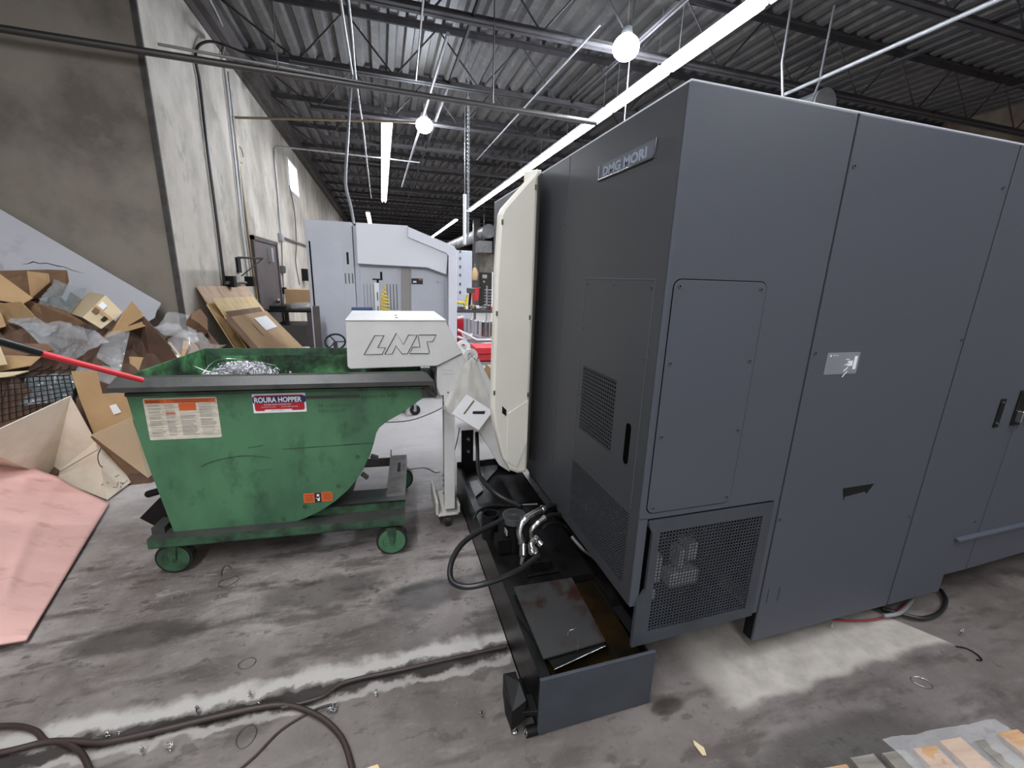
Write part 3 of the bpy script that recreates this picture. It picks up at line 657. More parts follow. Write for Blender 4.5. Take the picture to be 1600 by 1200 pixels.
# ------------------------------------------------------------------ chip conveyor head and leg (LNS)
t = thing('chip_conveyor', 'light grey chip conveyor with LNS head hanging over the green hopper', 'conveyor', (.35, 2.75, 0))
LY = 2.45; LD = .6
def LP(px, py, y=LY): p = at(px, py, Y=y); return (p.x, y, p.z)
hd = [(540, 501), (696, 501), (722, 553), (683, 572), (547, 577), (543, 573)]
mb = MB(); mb.prism([LP(*q) for q in hd], (0, LD, 0)); head = mb.build('head_housing', 'lgrey', t, .005)
p0, p1 = LP(540, 501), LP(696, 501)
mb = MB(); mb.box(p0[0]-.002, p1[0]+.004, LY-.004, LY+.29, p0[2]-.001, p0[2]+.006); mb.box(p0[0]-.002, p1[0]+.004, LY+.295, LY+LD, p0[2]-.001, p0[2]+.006); mb.build('top_lid', 'lgrey', head, .002)
for yy in (LY+.1, LY+.24): screw(((p0[0]+p1[0])/2, yy, p0[2]+.006), (0, 0, 1), head, .008)
mb = MB(); mb.tube([LP(683, 573, LY-.002), LP(722, 552, LY-.002)], .0018, 5); mb.build('seam_line', 'txtdk', head)
# outlined letters
def lg(pts): return [((x/5.22)+540, (y/5.22)+450) for x, y in pts]
L_ = lg([(237, 387), (313, 387), (262, 485), (325, 485), (298, 540), (150, 543)])
N_ = lg([(320, 540), (413, 367), (472, 460), (512, 383), (585, 383), (505, 535), (460, 537), (410, 470), (380, 537)])
S_ = lg([(595, 383), (738, 382), (710, 436), (663, 437), (683, 525), (675, 535), (523, 535), (548, 483), (607, 480), (593, 405)])
mb = MB()
for P_ in (L_, N_, S_):
    mb.tube([LP(a, b, LY-.0015) for a, b in P_], .0021, 5, closed=True)
mb.build('lns_lettering', 'txtdk', head)
# inside edge of the discharge + bright rod
mb = MB(); mb.tube([LP(677, 572, 2.62), LP(681, 592, 2.62)], .006, 8); mb.build('chute_rod', 'steel', t)
# sloping conveyor body
body = [(683, 572), (722, 553), (728, 549), (748, 560), (772, 606), (797, 655), (797, 738), (780, 727), (748, 674), (712, 618), (683, 618)]
mb = MB(); mb.prism([LP(*q, LY+.006) for q in body], (0, .42, 0)); mb.build('conveyor_trough', 'lgrey', t, .004)
rc = Vector(LP(736, 556, LY-.006))
mb = MB(); mb.ring(rc, (0, 1, 0), .042, .021, .02, 28); mb.build('lifting_eye', 'lgrey', t, .001)
rc2 = Vector(LP(724, 543, 2.64)); mb = MB(); mb.ring(rc2, (0, 1, 0), .045, .022, .02, 28); mb.build('lifting_eye', 'whitepl', t)
mb = MB(); mb.tube([LP(712, 562, LY+.003), LP(722, 580, LY+.003), LP(731, 576, LY+.003)], .0012, 5); mb.tube([LP(690, 578, LY+.003), LP(706, 579, LY+.003), LP(709, 583, LY+.003)], .0008, 5); mb.tube([LP(692, 583, LY+.003), LP(709, 584, LY+.003)], .0008, 5); mb.build('seam_line', 'lnsdirty', t)
screw(LP(700, 613, LY+.006), (0, -1, 0), t, .005)
# post
mb = MB(); mb.box(.33, .395, 2.455, 2.53, .14, 1.08); mb.build('support_post', 'lgrey', t, .003)
mb = MB(); 
for z in (.33, .365, .295, .24): mb.cyl((.322, 2.49, z), (.331, 2.49, z), .007)
mb.build('post_bolt', 'steeldk', t)
mb = MB(); mb.box(.275, .29, 2.46, 2.78, .09, .19); mb.box(.275, .43, 2.46, 2.78, .09, .105); mb.box(.415, .43, 2.46, 2.78, .09, .16); mb.build('foot_channel', 'lnsdirty', t, .002)
for y in (2.50, 2.72):
    mb = MB(); mb.ring((.335, y, .042), (1, 0, 0), .041, .012, .03); mb.m = 1; mb.cyl((.325, y, .042), (.375, y, .042), .014); mb.box(.328, .333, y-.015, y+.015, .04, .09); mb.box(.367, .372, y-.015, y+.015, .04, .09); mb.build('caster', ['rubber', 'steeldk'], t)
# clear pouch with a booklet, hung on the eye
t = thing('plastic_pouch', 'clear plastic pouch hanging from the conveyor eye with papers inside', 'pouch', (.46, LY-.03, .75))
yb = LY-.012
A = at(731, 562, Y=yb); B = at(743, 562, Y=yb); C_ = at(772, 643, Y=yb-.02); D_ = at(748, 674, Y=yb-.02); E_ = at(690, 638, Y=yb-.02); Fm = at(731, 600, Y=yb-.03)
vs_, fs_ = quadgrid(E_, D_, B, A, 14, 18, lambda u, v, p: .010*math.sin(u*9+v*4)*(1-v)+.006*noise.noise(p*22))
mb = MB(); mb.add(vs_, fs_, True)
vs_, fs_ = quadgrid(D_, C_, B, (A+B)/2, 12, 18, lambda u, v, p: .012*math.sin(u*7+v*5)*(1-v)+.006*noise.noise(p*20)); mb.add(vs_, fs_, True)
mb.build('clear_film', 'bag', t)
mb = MB(); mb.tube([A, at(737, 556, Y=yb-.01), B], .002, 5); mb.build('tie', 'txtdk', t)
bk = [at(706, 646, Y=yb-.045), at(729, 616, Y=yb-.045), at(770, 642, Y=yb-.045), at(748, 672, Y=yb-.045)]
mb = MB(); mb.sheet(bk, -.003); bkl = mb.build('booklet', 'paper', t)
def onq(q, u, v, off=-.0015):
    n = (q[1]-q[0]).cross(q[3]-q[0]).normalized()
    if n.y > 0: n = -n
    return q[0]*(1-u)*(1-v)+q[1]*(1-u)*v+q[2]*u*v+q[3]*u*(1-v)+n*.004
mb = MB(); mb.sheet([onq(bk, .28, .25), onq(bk, .28, .95), onq(bk, .33, .95), onq(bk, .33, .25)], .0005); mb.build('print_band', 'brass', bkl)
mb = MB(); mb.sheet([onq(bk, .48, .55), onq(bk, .80, .83), onq(bk, .83, .70), onq(bk, .52, .44)], .0005); mb.build('print_mark', 'txtdk', bkl)

# ------------------------------------------------------------------ green self-dumping hopper
HT = math.radians(-4)
hop = thing('tipping_hopper', 'green steel self-dumping hopper on casters full of metal shavings', 'hopper', (-1.21, 2.36, 0), HT)
HM = Matrix.Translation(Vector((-1.21, 2.36, 0))) @ Matrix.Rotation(HT, 4, 'Z')
class HB(MB):
    def build(s, name, mats, parent=None, bevel=0, loc=None):
        s.v = [HM @ v for v in s.v]; return MB.build(s, name, mats, parent, bevel, loc)
prof = [(0, 1.0), (.028, .684), (.095, .23), (.105, .205), (.13, .192), (.30, .186), (.42, .190), (.55, .203), (.646, .218), (.74, .248), (.821, .284), (.90, .335), (.971, .397), (1.02, .455), (1.068, .528), (1.106, .611), (1.126, .672), (1.143, .735), (1.160, .765), (1.197, .797), (1.274, .842), (1.412, .938), (1.44, .98), (1.44, 1.0)]
for v0, nm in ((.06, 'side_plate'), (.895, 'side_plate')):
    mb = HB(); mb.prism([(u, v0, z) for u, z in prof], (0, .006, 0)); sp = mb.build(nm, 'green', hop)
    if v0 < .1: side = sp
mb = HB()
pin = [(0, 1.05)]+[p for p in prof[:-2]]+[(1.45, .985)]
pts = [(u, v, z) for v in (.066, .895) for u, z in pin]; n = len(pin)
mb.add(pts, [(i, i+1, i+1+n, i+n) for i in range(n-1)])
sh = mb.build('wrap_sheet', 'greenin', hop); sm = sh.modifiers.new('solid', 'SOLIDIFY'); sm.thickness = .005; sm.offset = 0
# rim: dark folded lip in front, bars left, back
mb = HB()
cs = [(.062, 1.085), (.03, 1.082), (-.012, 1.045), (-.012, 1.022), (.0, 1.022), (.062, 1.0)]
ul, ur = -.02, 1.40
vv = []; 
for i, (v, z) in enumerate(cs):
    e = (.062-v)*1.0
    vv.append((ul+.02-e*.4, v, z))
vr = [(ur+.06*(.062-v)/.07, v, z-(.0)) for v, z in cs]
mb.add(vv+vr, [tuple(range(6))[::-1], tuple(range(6, 12))]+[(i, (i+1) % 6, (i+1) % 6+6, i+6) for i in range(6)])
mb.prism([(1.40, -.012, 1.022), (1.40, .062, 1.085), (1.47, .062, .99), (1.47, -.012, .945)], (0, .02, 0))
mb.build('front_rim', 'grime', hop)
mb = HB(); mb.box(-.006, .004, .06, .905, 1.045, 1.078); mb.build('end_rim', 'greenin', hop)
mb = HB(); mb.box(-.006, 1.44, .893, .905, 1.0, 1.078); mb.build('back_rim', 'greendk', hop)
mb = HB(); mb.box(1.40, 1.475, .03, .93, .94, .99); mb.build('spout_rim', 'grime', hop)
mb = HB(); mb.box(.01, 1.2, .889, .893, .6, 1.03); mb.build('inner_back_wall', 'greenin', hop)
# dark underside strip of the front lip
mb = HB(); mb.box(.0, 1.42, .05, .06, .985, 1.0); mb.build('lip_weld', 'greendk', hop)
# rocker lugs and holes
for u, z, a in ((1.118, .585, .4), (1.062, .475, .75)):
    T = Matrix.Translation(Vector((u, .09, z))) @ Matrix.Rotation(a, 4, 'Y'); mb = HB(); mb.box(-.012, .030, -.012, .012, -.010, .010, T); mb.build('rocker_lug', 'grime', hop)
mb = HB()
for u, z in ((1.04, .60), (.93, .43), (.63, .255), (.50, .225), (.745, .32)): mb.ring((u, .0595, z), (0, -1, 0), .011, .006, .001, 14)
mb.build('rivet_hole', 'greendk', hop)
mb = HB(); mb.prism([(.66, .0585, .672), (1.125, .0585, .682), (1.125, .0585, .677), (.66, .0585, .668)][::-1], (0, .001, 0))
for (u0, z0, u1, z1) in ((.52, .995, .66, .992),): pass
mb.build('weld_seam', 'greendk', hop)
pts = [(.27, .058, .60), (.33, .058, .625), (.42, .058, .642), (.50, .058, .645), (.57, .058, .635), (.60, .058, .628)]
mb = HB(); mb.tube(spl(pts, 4), .0018, 4); mb.tube(spl([(.50, .058, .69), (.54, .058, .695), (.57, .058, .70)], 3), .0012, 4); mb.tube(spl([(.53, .058, .555), (.60, .058, .56)], 3), .001, 4); mb.build('scratch', 'greendk', hop)
# painted-over smear and hand-written marks
mb = HB(); mb.box(.80, 1.07, .0585, .0595, .945, .962); mb.build('paint_smear', 'grime', hop)
XD = (math.cos(HT), math.sin(HT), 0); ZD = (0, 0, 1)
def HPt(u, v, z): return HM @ Vector((u, v, z))
text('marker_writing', 'SCRAP EH TRK HOOD', .018, 'greendk', hop, HPt(1.075, .059, .94), XD, ZD, width=.20)
text('marker_writing', 'PR 11873110814', .018, 'greendk', hop, HPt(.86, .059, .895), XD, ZD, width=.17)
text('marker_writing', 'MFG CAL MT', .016, 'greendk', hop, HPt(.86, .059, .868), XD, ZD, width=.14)
# stickers
def hst(u0, u1, z0, z1, m, name, parent=hop, d=.0575, r=.008):
    mb = HB(); mb.prism([(a, d, b) for a, b in rrect(u0, u1, z0, z1, r, 3)][::-1], (0, .001, 0)); return mb.build(name, m, parent)
WL = hst(.067, .386, .755, .972, 'paperdirty', 'warning_label')
mb = HB(); mb.box(.073, .16, .0565, .057, .945, .966); mb.build('orange_header', 'orange', WL)
mb = HB(); mb.box(.162, .38, .0565, .057, .945, .966); mb.build('orange_header', 'orange', WL)
mb = HB(); mb.box(.215, .29, .0565, .057, .905, .943); mb.box(.155, .195, .0565, .057, .888, .897); mb.build('orange_panel', 'orange', WL)
text('lettering', 'WARNING', .012, 'txtdk', WL, HPt(.078, .0562, .949), XD, ZD, width=.06)
text('lettering', 'HOPPER CONTAINS MOVING PARTS', .005, 'txtdk', WL, HPt(.19, .0562, .957), XD, ZD, width=.17)
text('lettering', 'KEEP CLEAR WHEN DUMPING', .005, 'txtdk', WL, HPt(.20, .0562, .948), XD, ZD, width=.15)
mb = HB(); random.seed(3)
for cx, cw in ((.082, .062), (.155, .045), (.215, .075), (.302, .072)):
    z = .935
    while z > .772:
        if not (cx == .215 and z > .90): mb.box(cx, cx+cw*random.uniform(.7, 1), .0566, .057, z, z+.0022)
        z -= random.choice((.0055, .0055, .0055, .011))
mb.build('print_line', 'txtgrey', WL)
RL = hst(.547, .80, .877, .98, 'paper', 'maker_sign', r=.003)
mb = HB(); mb.prism([(a, .0565, b) for a, b in rrect(.555, .792, .888, .972, .01, 3)][::-1], (0, .0006, 0)); mb.build('red_field', 'red', RL)
mb = HB(); mb.prism([(a, .0560, b) for a, b in rrect(.548, .80, .930, .966, .006, 3)][::-1], (0, .0004, 0)); mb.build('blue_field', 'bluelabel', RL)
text('lettering', 'ROURA HOPPER', .029, 'paper', RL, HPt(.556, .0556, .933), XD, ZD, width=.225, bold=.03)
text('lettering', 'ROURA IRON WORKS INC.', .007, 'paper', RL, HPt(.60, .056, .918), XD, ZD, width=.13)
text('lettering', 'CLINTON TWP. MICH.', .005, 'paper', RL, HPt(.585, .056, .906), XD, ZD, width=.07)
text('lettering', 'PHONE 800 968 9070', .005, 'paper', RL, HPt(.68, .056, .906), XD, ZD, width=.08)
mb = HB(); mb.box(.60, .73, .0562, .0566, .884, .895); mb.build('white_field', 'paper', RL)
text('lettering', 'METAL PARTS', .005, 'txtdk', RL, HPt(.63, .056, .887), XD, ZD, width=.06)
OL = hst(.743, .894, .343, .40, 'orange', 'orange_warning_label')
mb = HB(); mb.box(.80, .835, .0565, .057, .343, .40); mb.build('black_panel', 'txtdk', OL)
mb = HB(); mb.prism([(.805, .0562, .37), (.815, .0562, .36), (.815, .0562, .35), (.825, .0562, .35), (.828, .0562, .375), (.82, .0562, .365)], (0, .0003, 0)); mb.box(.812, .825, .0562, .0565, .378, .392); mb.build('hand_pictogram', 'paper', OL)
text('lettering', 'WARNING', .008, 'txtdk', OL, HPt(.75, .0565, .385), XD, ZD, width=.045); text('lettering', 'WARNING', .008, 'txtdk', OL, HPt(.842, .0565, .385), XD, ZD, width=.045)
for i in range(3): text('lettering', ['PINCH POINT', 'KEEP HANDS', 'CLEAR'][i], .006, 'txtdk', OL, HPt(.752, .0565, .373-i*.01), XD, ZD, width=.04); text('lettering', ['TIPPING', 'HAZARD BODY', 'LOCKED'][i], .006, 'txtdk', OL, HPt(.845, .0565, .373-i*.01), XD, ZD, width=.042)
# base frame
for v0 in (0, .83): mb = HB(); mb.box(0, 1.285, v0, v0+.008, .18, .232); mb.box(0, 1.285, v0, v0+.05, .18, .187); mb.build('base_rail', 'greendk', hop, .001)
mb = HB(); mb.box(0, 1.285, .0, .10, .232, .235); mb.box(.70, 1.285, .105, .16, .285, .288); mb.build('rail_top', 'grime', hop)
mb = HB(); mb.box(.70, 1.285, .10, .108, .232, .285); mb.box(.70, 1.285, .10, .16, .277, .285); mb.box(.02, .70, .11, .118, .2, .225); mb.build('rocker_rail', 'greendk', hop)
mb = HB(); mb.box(0, .06, .05, .90, .20, .27); mb.box(.60, 1.17, .108, .32, .252, .26); mb.box(.04, .95, .12, .86, .205, .212); mb.build('cross_member', 'grime', hop)
mb = HB(); mb.prism([(-.108, .16, .275), (.0, .16, .385), (.09, .16, .385), (.09, .16, .235), (-.05, .16, .225), (-.085, .16, .255)], (0, .05, 0)); mb.build('latch_plate', 'black', hop, .002)
mb = HB(); mb.tube([(-.095, .25, .37), (.09, .25, .42)], .02, 10); mb.sph((-.095, .25, .37), .02); mb.build('latch_lever', 'black', hop)
# bumper post at the right
mb = HB(); mb.box(1.17, 1.285, .105, .84, .252, .262); mb.box(1.275, 1.285, .105, .84, .19, .252); mb.box(1.168, 1.176, .30, .84, .262, .272); mb.prism([(1.168, .45, .262), (1.168, .84, .262), (1.168, .84, .31), (1.168, .78, .285)], (.008, 0, 0)); mb.build('end_member', 'greybrkt', hop, .002)
mb = HB(); mb.box(1.225, 1.245, .55, .70, .2625, .2632); mb.build('slot', 'black', hop)
mb = HB(); mb.box(.85, 1.285, .825, .832, .19, .25); mb.build('back_channel', 'greybrkt', hop)
# wheels
for u, v in ((.085, .060), (1.21, .018), (.085, .82), (1.24, .80)):
    mb = HB(); mb.cyl((u, v-.022, .09), (u, v+.022, .09), .088, seg=36); wb = mb.build('wheel', 'rubber', hop, .006)
    mb = HB(); mb.ring((u, v-.028, .09), (0, 1, 0), .076, .050, .004, 32); mb.cyl((u, v-.024, .09), (u, v-.020, .09), .072, seg=32); mb.cyl((u, v-.034, .09), (u, v-.02, .09), .016, seg=16); mb.build('hub', 'green' if u > 1 else 'greendk', wb)
    mb = HB(); mb.prism([(u-.028, v-.036, .18), (u-.012, v-.036, .08), (u+.012, v-.036, .08), (u+.028, v-.036, .18)], (0, .004, 0)); mb.prism([(u-.028, v+.032, .18), (u-.012, v+.032, .08), (u+.012, v+.032, .08), (u+.028, v+.032, .18)], (0, .004, 0)); mb.cyl((u, v-.042, .09), (u, v+.04, .09), .007, seg=8); mb.build('fork', 'greendk', wb)
# metal shavings
random.seed(11); mb = HB()
for i in range(1100):
    a = random.random(); u = random.gauss(.37, .13); v = random.gauss(.42, .15)
    if not (.10 < u < .8 and .12 < v < .8): continue
    hgt = .93+.13*math.exp(-((u-.36)**2)/.035-((v-.42)**2)/.08)
    z = hgt-random.random()*.05+ .02
    ax = (random.gauss(0, 1), random.gauss(0, 1), random.gauss(0, .6))
    mb.tube(curl((u, v, z), random.uniform(.004, .011), random.uniform(1, 3), random.uniform(.004, .012), 0, ax), random.uniform(.001, .002), 4)
for p in (((.24, .25, 1.03), (.29, .3, 1.10), (.36, .3, 1.12), (.48, .33, 1.10), (.58, .38, 1.06)), ((.55, .3, 1.05), (.565, .3, 1.10), (.57, .3, 1.125)), ((.20, .3, 1.08), (.26, .3, 1.05), (.3, .3, 1.045))): mb.tube(spl(p, 5), .0016, 5)
tag(mb.build('metal_shavings', 'chips'), 'tangled heap of silver metal shavings inside the green hopper', 'metal shavings', kind='stuff')
mb = HB(); vs_ = []; nx, ny = 26, 16
def hz_(u, v): return .66+.345*math.exp(-((u-.38)**2)/.12-((v-.42)**2)/.2)+.012*noise.noise(Vector((u*30, v*30, 0)))
for j in range(ny+1):
    for i in range(nx+1): u = .05+1.07*i/nx; v = .07+.82*j/ny; vs_.append((u, v, min(hz_(u, v), 1.0)))
mb.add(vs_, [(j*(nx+1)+i, j*(nx+1)+i+1, (j+1)*(nx+1)+i+1, (j+1)*(nx+1)+i) for j in range(ny) for i in range(nx)], True)
tag(mb.build('packed_swarf', 'oily'), 'dark oily packed swarf under the bright shavings in the hopper', 'swarf', kind='stuff')
# ------------------------------------------------------------------ grey machine in the middle distance
FY = 5.5
def FP(px, py, y=FY): p = at(px, py, Y=y); return (p.x, p.z)
t = thing('grey_machine', 'pale grey machining centre behind the hopper by the left wall', 'machine', (.05, FY+.7, 0))
def fprism(pts, y, th, name, m, parent=t, bevel=.004):
    mb = MB(); mb.prism([(a, y, b) for a, b in pts], (0, th, 0)); return mb.build(name, m, parent, bevel)
lx0, lx1, lx2 = -.805, -.30, .905
cab = fprism([(lx0, .12), (lx1-.004, .12), (lx1-.004, 2.16), (lx0, 2.16)], FY, 1.6, 'electric_cabinet', 'fm_grey')
fprism([(-.755, .2), (-.42, .2), (-.42, 1.92), (-.755, 1.92)], FY-.012, .012, 'cabinet_door', 'fm_grey', cab)
mb = MB(); mb.box(-.772, -.758, FY-.006, FY+.001, .15, 1.93); mb.build('door_gap', 'seam', cab)
mb = MB()
for px0 in (533, 538.5, 544, 549.5): a = FP(px0, 427); b = FP(px0+3, 443); mb.box(a[0], b[0], FY-.002, FY+.001, b[1], a[1])
mb.build('vent_slots', 'steeldk', cab)
mb = MB(); a = FP(541, 394); b = FP(545.5, 413); mb.box(a[0], b[0], FY-.004, FY+.001, b[1], a[1]); mb.build('handle_recess', 'black', cab)
fprism([(lx1, .12), (.70, .12), (.80, .3), (.80, 1.80), (.33, 2.13), (lx1, 2.13)], FY+.05, 1.5, 'enclosure', 'fm_grey')
hood = [FP(556, 348), FP(637, 353), FP(637, 371), FP(699, 397), FP(697, 429), FP(667, 418), FP(559, 412)]
fprism(hood, FY-.03, .10, 'upper_hood', 'fm_white')
bd = [FP(637, 355), FP(708, 385), FP(713, 392), FP(713, 600), (.9, .2), (.82, .2), FP(700, 600), FP(700, 400), FP(697, 396), FP(637, 371)]
fprism(bd, FY-.05, 1.4, 'white_side_hood', 'fm_white', bevel=.012)
for q in ([FP(562, 417), FP(622, 419), FP(624, 600), FP(563, 600)], [FP(643, 419), FP(668, 422), FP(695, 432), FP(697, 600), FP(643, 600)]): fprism(q, FY+.038, .012, 'lower_panel', 'fm_grey', bevel=.003)
fprism([FP(628, 419), FP(641, 419), FP(642, 600), FP(629, 600)], FY+.03, .02, 'tan_strip', 'fm_tan')
mb = MB()
for x0 in (568, 573, 578, 583, 604, 609, 614, 619):
    a = FP(x0, 444, FY+.036); b = FP(x0+2.6, 484, FY+.036); mb.box(a[0], b[0], FY+.034, FY+.039, b[1], a[1])
mb.build('vent_slots', 'steeldk', t)
a = FP(643, 435); b = FP(661, 444); mb = MB(); mb.box(a[0], b[0], FY+.03, FY+.036, b[1], a[1]); wl = mb.build('warning_label', 'txtdk', t)
mb = MB(); mb.box(a[0]+.09, b[0]-.01, FY+.028, FY+.03, b[1]+.045, a[1]-.005); mb.build('orange_field', 'orange', wl)
mb = MB(); mb.box(a[0]+.02, a[0]+.06, FY+.028, FY+.03, b[1]+.015, a[1]-.03); mb.build('pictogram', 'paper', wl)
a = FP(683, 437, FY+.036); text('lettering', 'Haas' if False else 'L—', .03, 'txtdk', t, (a[0], FY+.034, a[1]-.04), (1, 0, -.3), (0, 0, 1), width=.06)
mb = MB(); mb.box(-.75, .8, FY+.15, FY+1.2, 0, .14); mb.build('base', 'black', t)
# aluminium column with hand crank and coiled air hose
t = thing('crank_post', 'slotted aluminium post with a black hand crank before the grey machine', 'post', (-.02, 5.0, 0))
a = at(585, 442, Y=5.0); b = at(594, 500, Y=5.0)
mb = MB(); mb.box(a.x-.005, b.x, 5.0, 5.07, 0, a.z); mb.build('column', 'white', t, .004)
mb = MB()
for z in (a.z-.1, a.z-.25): mb.box(a.x+.02, a.x+.032, 4.997, 5.0, z-.09, z)
mb.build('slot', 'steeldk', t)
mb = MB(); mb.cyl((a.x+.035, 5.03, a.z), (a.x+.035, 5.03, a.z+.04), .012); mb.cyl((a.x+.035, 5.03, a.z+.03), (a.x+.035, 5.03, a.z+.045), .055, seg=20); mb.cyl((a.x+.075, 5.01, a.z+.04), (a.x+.075, 5.01, a.z+.12), .012); mb.build('hand_crank', 'black', t)
mb = MB(); mb.box(a.x-.04, a.x, 5.0, 5.04, a.z-.34, a.z-.31); mb.build('clamp_knob', 'black', t)
c0 = at(600, 448, Y=4.98); c1 = at(601, 500, Y=4.98); n = 100; pts = []
for i in range(n):
    f = i/n; pts.append((c0.x+.0*f+(.012+.035*min(f*3, 1))*math.cos(i*.62), 4.98+(.012+.035*min(f*3, 1))*math.sin(i*.62), c0.z-.36*f-.03))
mb = MB(); mb.tube([(c0.x, 4.98, c0.z+.01)]+pts, .0075, 6); tag(mb.build('coiled_air_hose', 'yellow'), 'yellow coiled air hose hanging on the aluminium post', 'hose')
a = at(549, 481, Y=4.9); b = at(583, 500, Y=4.9); mb = MB(); mb.box(a.x, b.x, 4.9, 5.0, a.z-.22, a.z); mb.box(a.x+.03, b.x-.03, 4.93, 4.97, 0, a.z-.22); tag(mb.build('blue_bin', 'blue'), 'dark blue box just behind the conveyor head', 'box')
# hand wheel on stand
t = thing('hand_wheel', 'black spoked hand wheel standing behind the hopper back rim', 'wheel', (-.38, 4.6, 0))
c = at(524, 534, Y=4.6); pts = [(c.x+.095*math.cos(k*math.pi/10), 4.6+.05*math.sin(k*math.pi/10), c.z+.07*math.sin(k*math.pi/10)) for k in range(20)]
mb = MB(); mb.tube(pts, .009, 8, closed=True); mb.build('rim', 'black', t)
mb = MB()
for k in (0, 7, 13): mb.cyl((c.x, 4.6, c.z), pts[k], .006, seg=6)
mb.build('spokes', 'black', t)
mb = MB(); mb.cyl((c.x, 4.6, 0), (c.x, 4.6, c.z), .02, seg=10); mb.build('stand', 'steeldk', t)
a = at(493, 478, Y=5.2); mb = MB(); mb.box(a.x-.035, a.x+.035, 5.2, 5.24, 0, a.z); tag(mb.build('timber_post', 'brown', bevel=.008), 'dark brown upright plank leaning at the left edge of the grey machine', 'plank')
# black caster base + wire between hopper and conveyor
t = thing('swivel_caster', 'black swivel caster of a cart behind the hopper spout', 'caster', (.32, 4.86, 0))
mb = MB(); mb.ring((.315, 4.84, .06), (0, 1, 0), .06, .02, .04); mb.build('wheel', 'rubber', t, .006)
mb = MB(); mb.box(.30, .33, 4.82, 4.835, .05, .15); mb.build('fork', 'steel', t, .003)
mb = MB(); mb.prism([(.02, 4.9, .04), (.30, 4.9, .10), (.30, 4.9, .16), (.02, 4.9, .14)], (0, .35, 0)); mb.build('cart_base', 'black', t, .01)

# ------------------------------------------------------------------ left wall fittings
def pipe(name, pts, r, m, lab, cat='pipe', n=5, grp=None, seg=8, smooth=True):
    mb = MB(); mb.tube(spl(pts, n) if smooth else pts, r, seg); return tag(mb.build(name, m), lab, cat, grp)
xw = WX+.03
pipe('conduit', [at(x, y, X=xw) for x, y in ((351, 446), (338, 340), (325, 240), (312, 130), (306, 96), (308, 74))]+[at(325, 65, X=xw+.06), at(345, 69, X=xw+.12), at(400, 88, X=xw+.6), at(480, 105, X=xw+1.1)], .018, 'rubber', 'black conduit down the left wall with a hooked top', 'conduit')
pipe('conduit', [at(x, y, X=xw) for x, y in ((388, 440), (377, 350), (366, 240), (351, 110), (347, 88))]+[at(352, 60, X=xw+.02), at(343, 30, X=xw+.1), at(325, -5, X=xw+.1)], .016, 'conduit', 'bare steel conduit on the left wall beside the brass pipe, left of the pair', 'conduit')
pipe('conduit', [at(x, y, X=xw+.02) for x, y in ((393, 440), (382, 350), (371, 240), (356, 112))], .012, 'conduit', 'thinner steel conduit on the left wall, right of the pair', 'conduit')
a = at(366, 184, X=xw)
pipe('pipe', [at(402, 470, X=xw), at(392, 400, X=xw), at(378, 290, X=xw), at(368, 205, X=xw), (a.x, a.y, a.z), (a.x+.08, a.y, a.z+.01), at(500, 187, Y=a.y), at(650, 191, Y=a.y)], .019, 'brass', 'brass coloured pipe down the left wall turning out to the left lamp row', 'pipe', 4)
a = at(430, 230, X=xw)
pipe('conduit', [at(440, 375, X=xw), at(434, 300, X=xw), at(429, 245, X=xw), (a.x+.02, a.y, a.z), (a.x+.4, a.y, a.z+.02), (a.x+3.0, a.y, a.z)], .018, 'conduit', 'steel conduit beyond the brown door bending out under the roof', 'conduit', 5)
pipe('conduit', [at(440, 375, X=xw), at(442, 430, X=xw), at(444, 480, X=xw)], .014, 'steeldk', 'dark conduit right of the brown door below the junction box', 'conduit')
pipe('cable', [at(452, 290, X=xw), at(460, 330, X=xw), at(463, 380, X=xw), at(462, 410, X=xw), at(468, 445, X=xw)], .010, 'txtdk', 'thin sagging cable on the wall under the high window', 'cable')
pipe('pipe', [at(440, 371, X=xw), at(482, 385, X=xw)], .03, 'steeldk', 'dark horizontal pipe running from the junction box behind the grey machine', 'pipe')
for i, (x, y, s_, lb) in enumerate(((438, 371, .09, 'round grey junction box at the pipe crossing'), (441, 421, .08, 'grey junction box right of the brown door, middle one'), (443, 454, .07, 'black switch box right of the brown door, lowest one'))):
    p = at(x, y, X=xw); mb = MB(); mb.box(WX, WX+.09, p.y-s_, p.y+s_, p.z-s_, p.z+s_); tag(mb.build('junction_box', ['galv', 'steeldk', 'black'][i], bevel=.02), lb, 'electrical box', 'junction boxes')
t = thing('wall_bracket', 'small black folding bracket with slanted strut on the left wall', 'bracket', at(372, 420, X=WX))
p = at(367, 402, X=WX); q = at(375, 426, X=WX); mb = MB(); mb.box(WX, WX+.03, p.y, q.y, q.z, p.z); mb.build('back_plate', 'black', t)
mb = MB(); e = Vector((WX+.35, p.y+.1, p.z)); mb.cyl((WX, p.y+.1, p.z), e, .016, seg=6); mb.build('arm', 'steeldk', t)
mb = MB(); mb.cyl((WX+.03, p.y+.1, q.z-.05), e, .010, seg=6); mb.build('strut', 'steeldk', t)
t = thing('wall_shelf', 'short black wall rail with two end blocks below the bracket', 'rail', at(370, 440, X=WX))
for x in (352, 384):
    p = at(x, 438, X=WX); mb = MB(); mb.box(WX, WX+.12, p.y-.06, p.y+.06, p.z-.09, p.z+.06); mb.build('end_block', 'black', t)
p = at(354, 442, X=WX+.06); q = at(384, 442, X=WX+.06); mb = MB(); mb.cyl(p, q, .022, seg=8); mb.build('rail', 'steeldk', t)
p = at(376, 242, X=xw); mb = MB(); mb.tube([p+Vector((0, .14*math.cos(k), .12*math.sin(k))) for k in [i*.5 for i in range(11)]], .008, 6); tag(mb.build('wire_loop', 'steeldk'), 'small loop of wire on the wall beside the brass pipe', 'wire')

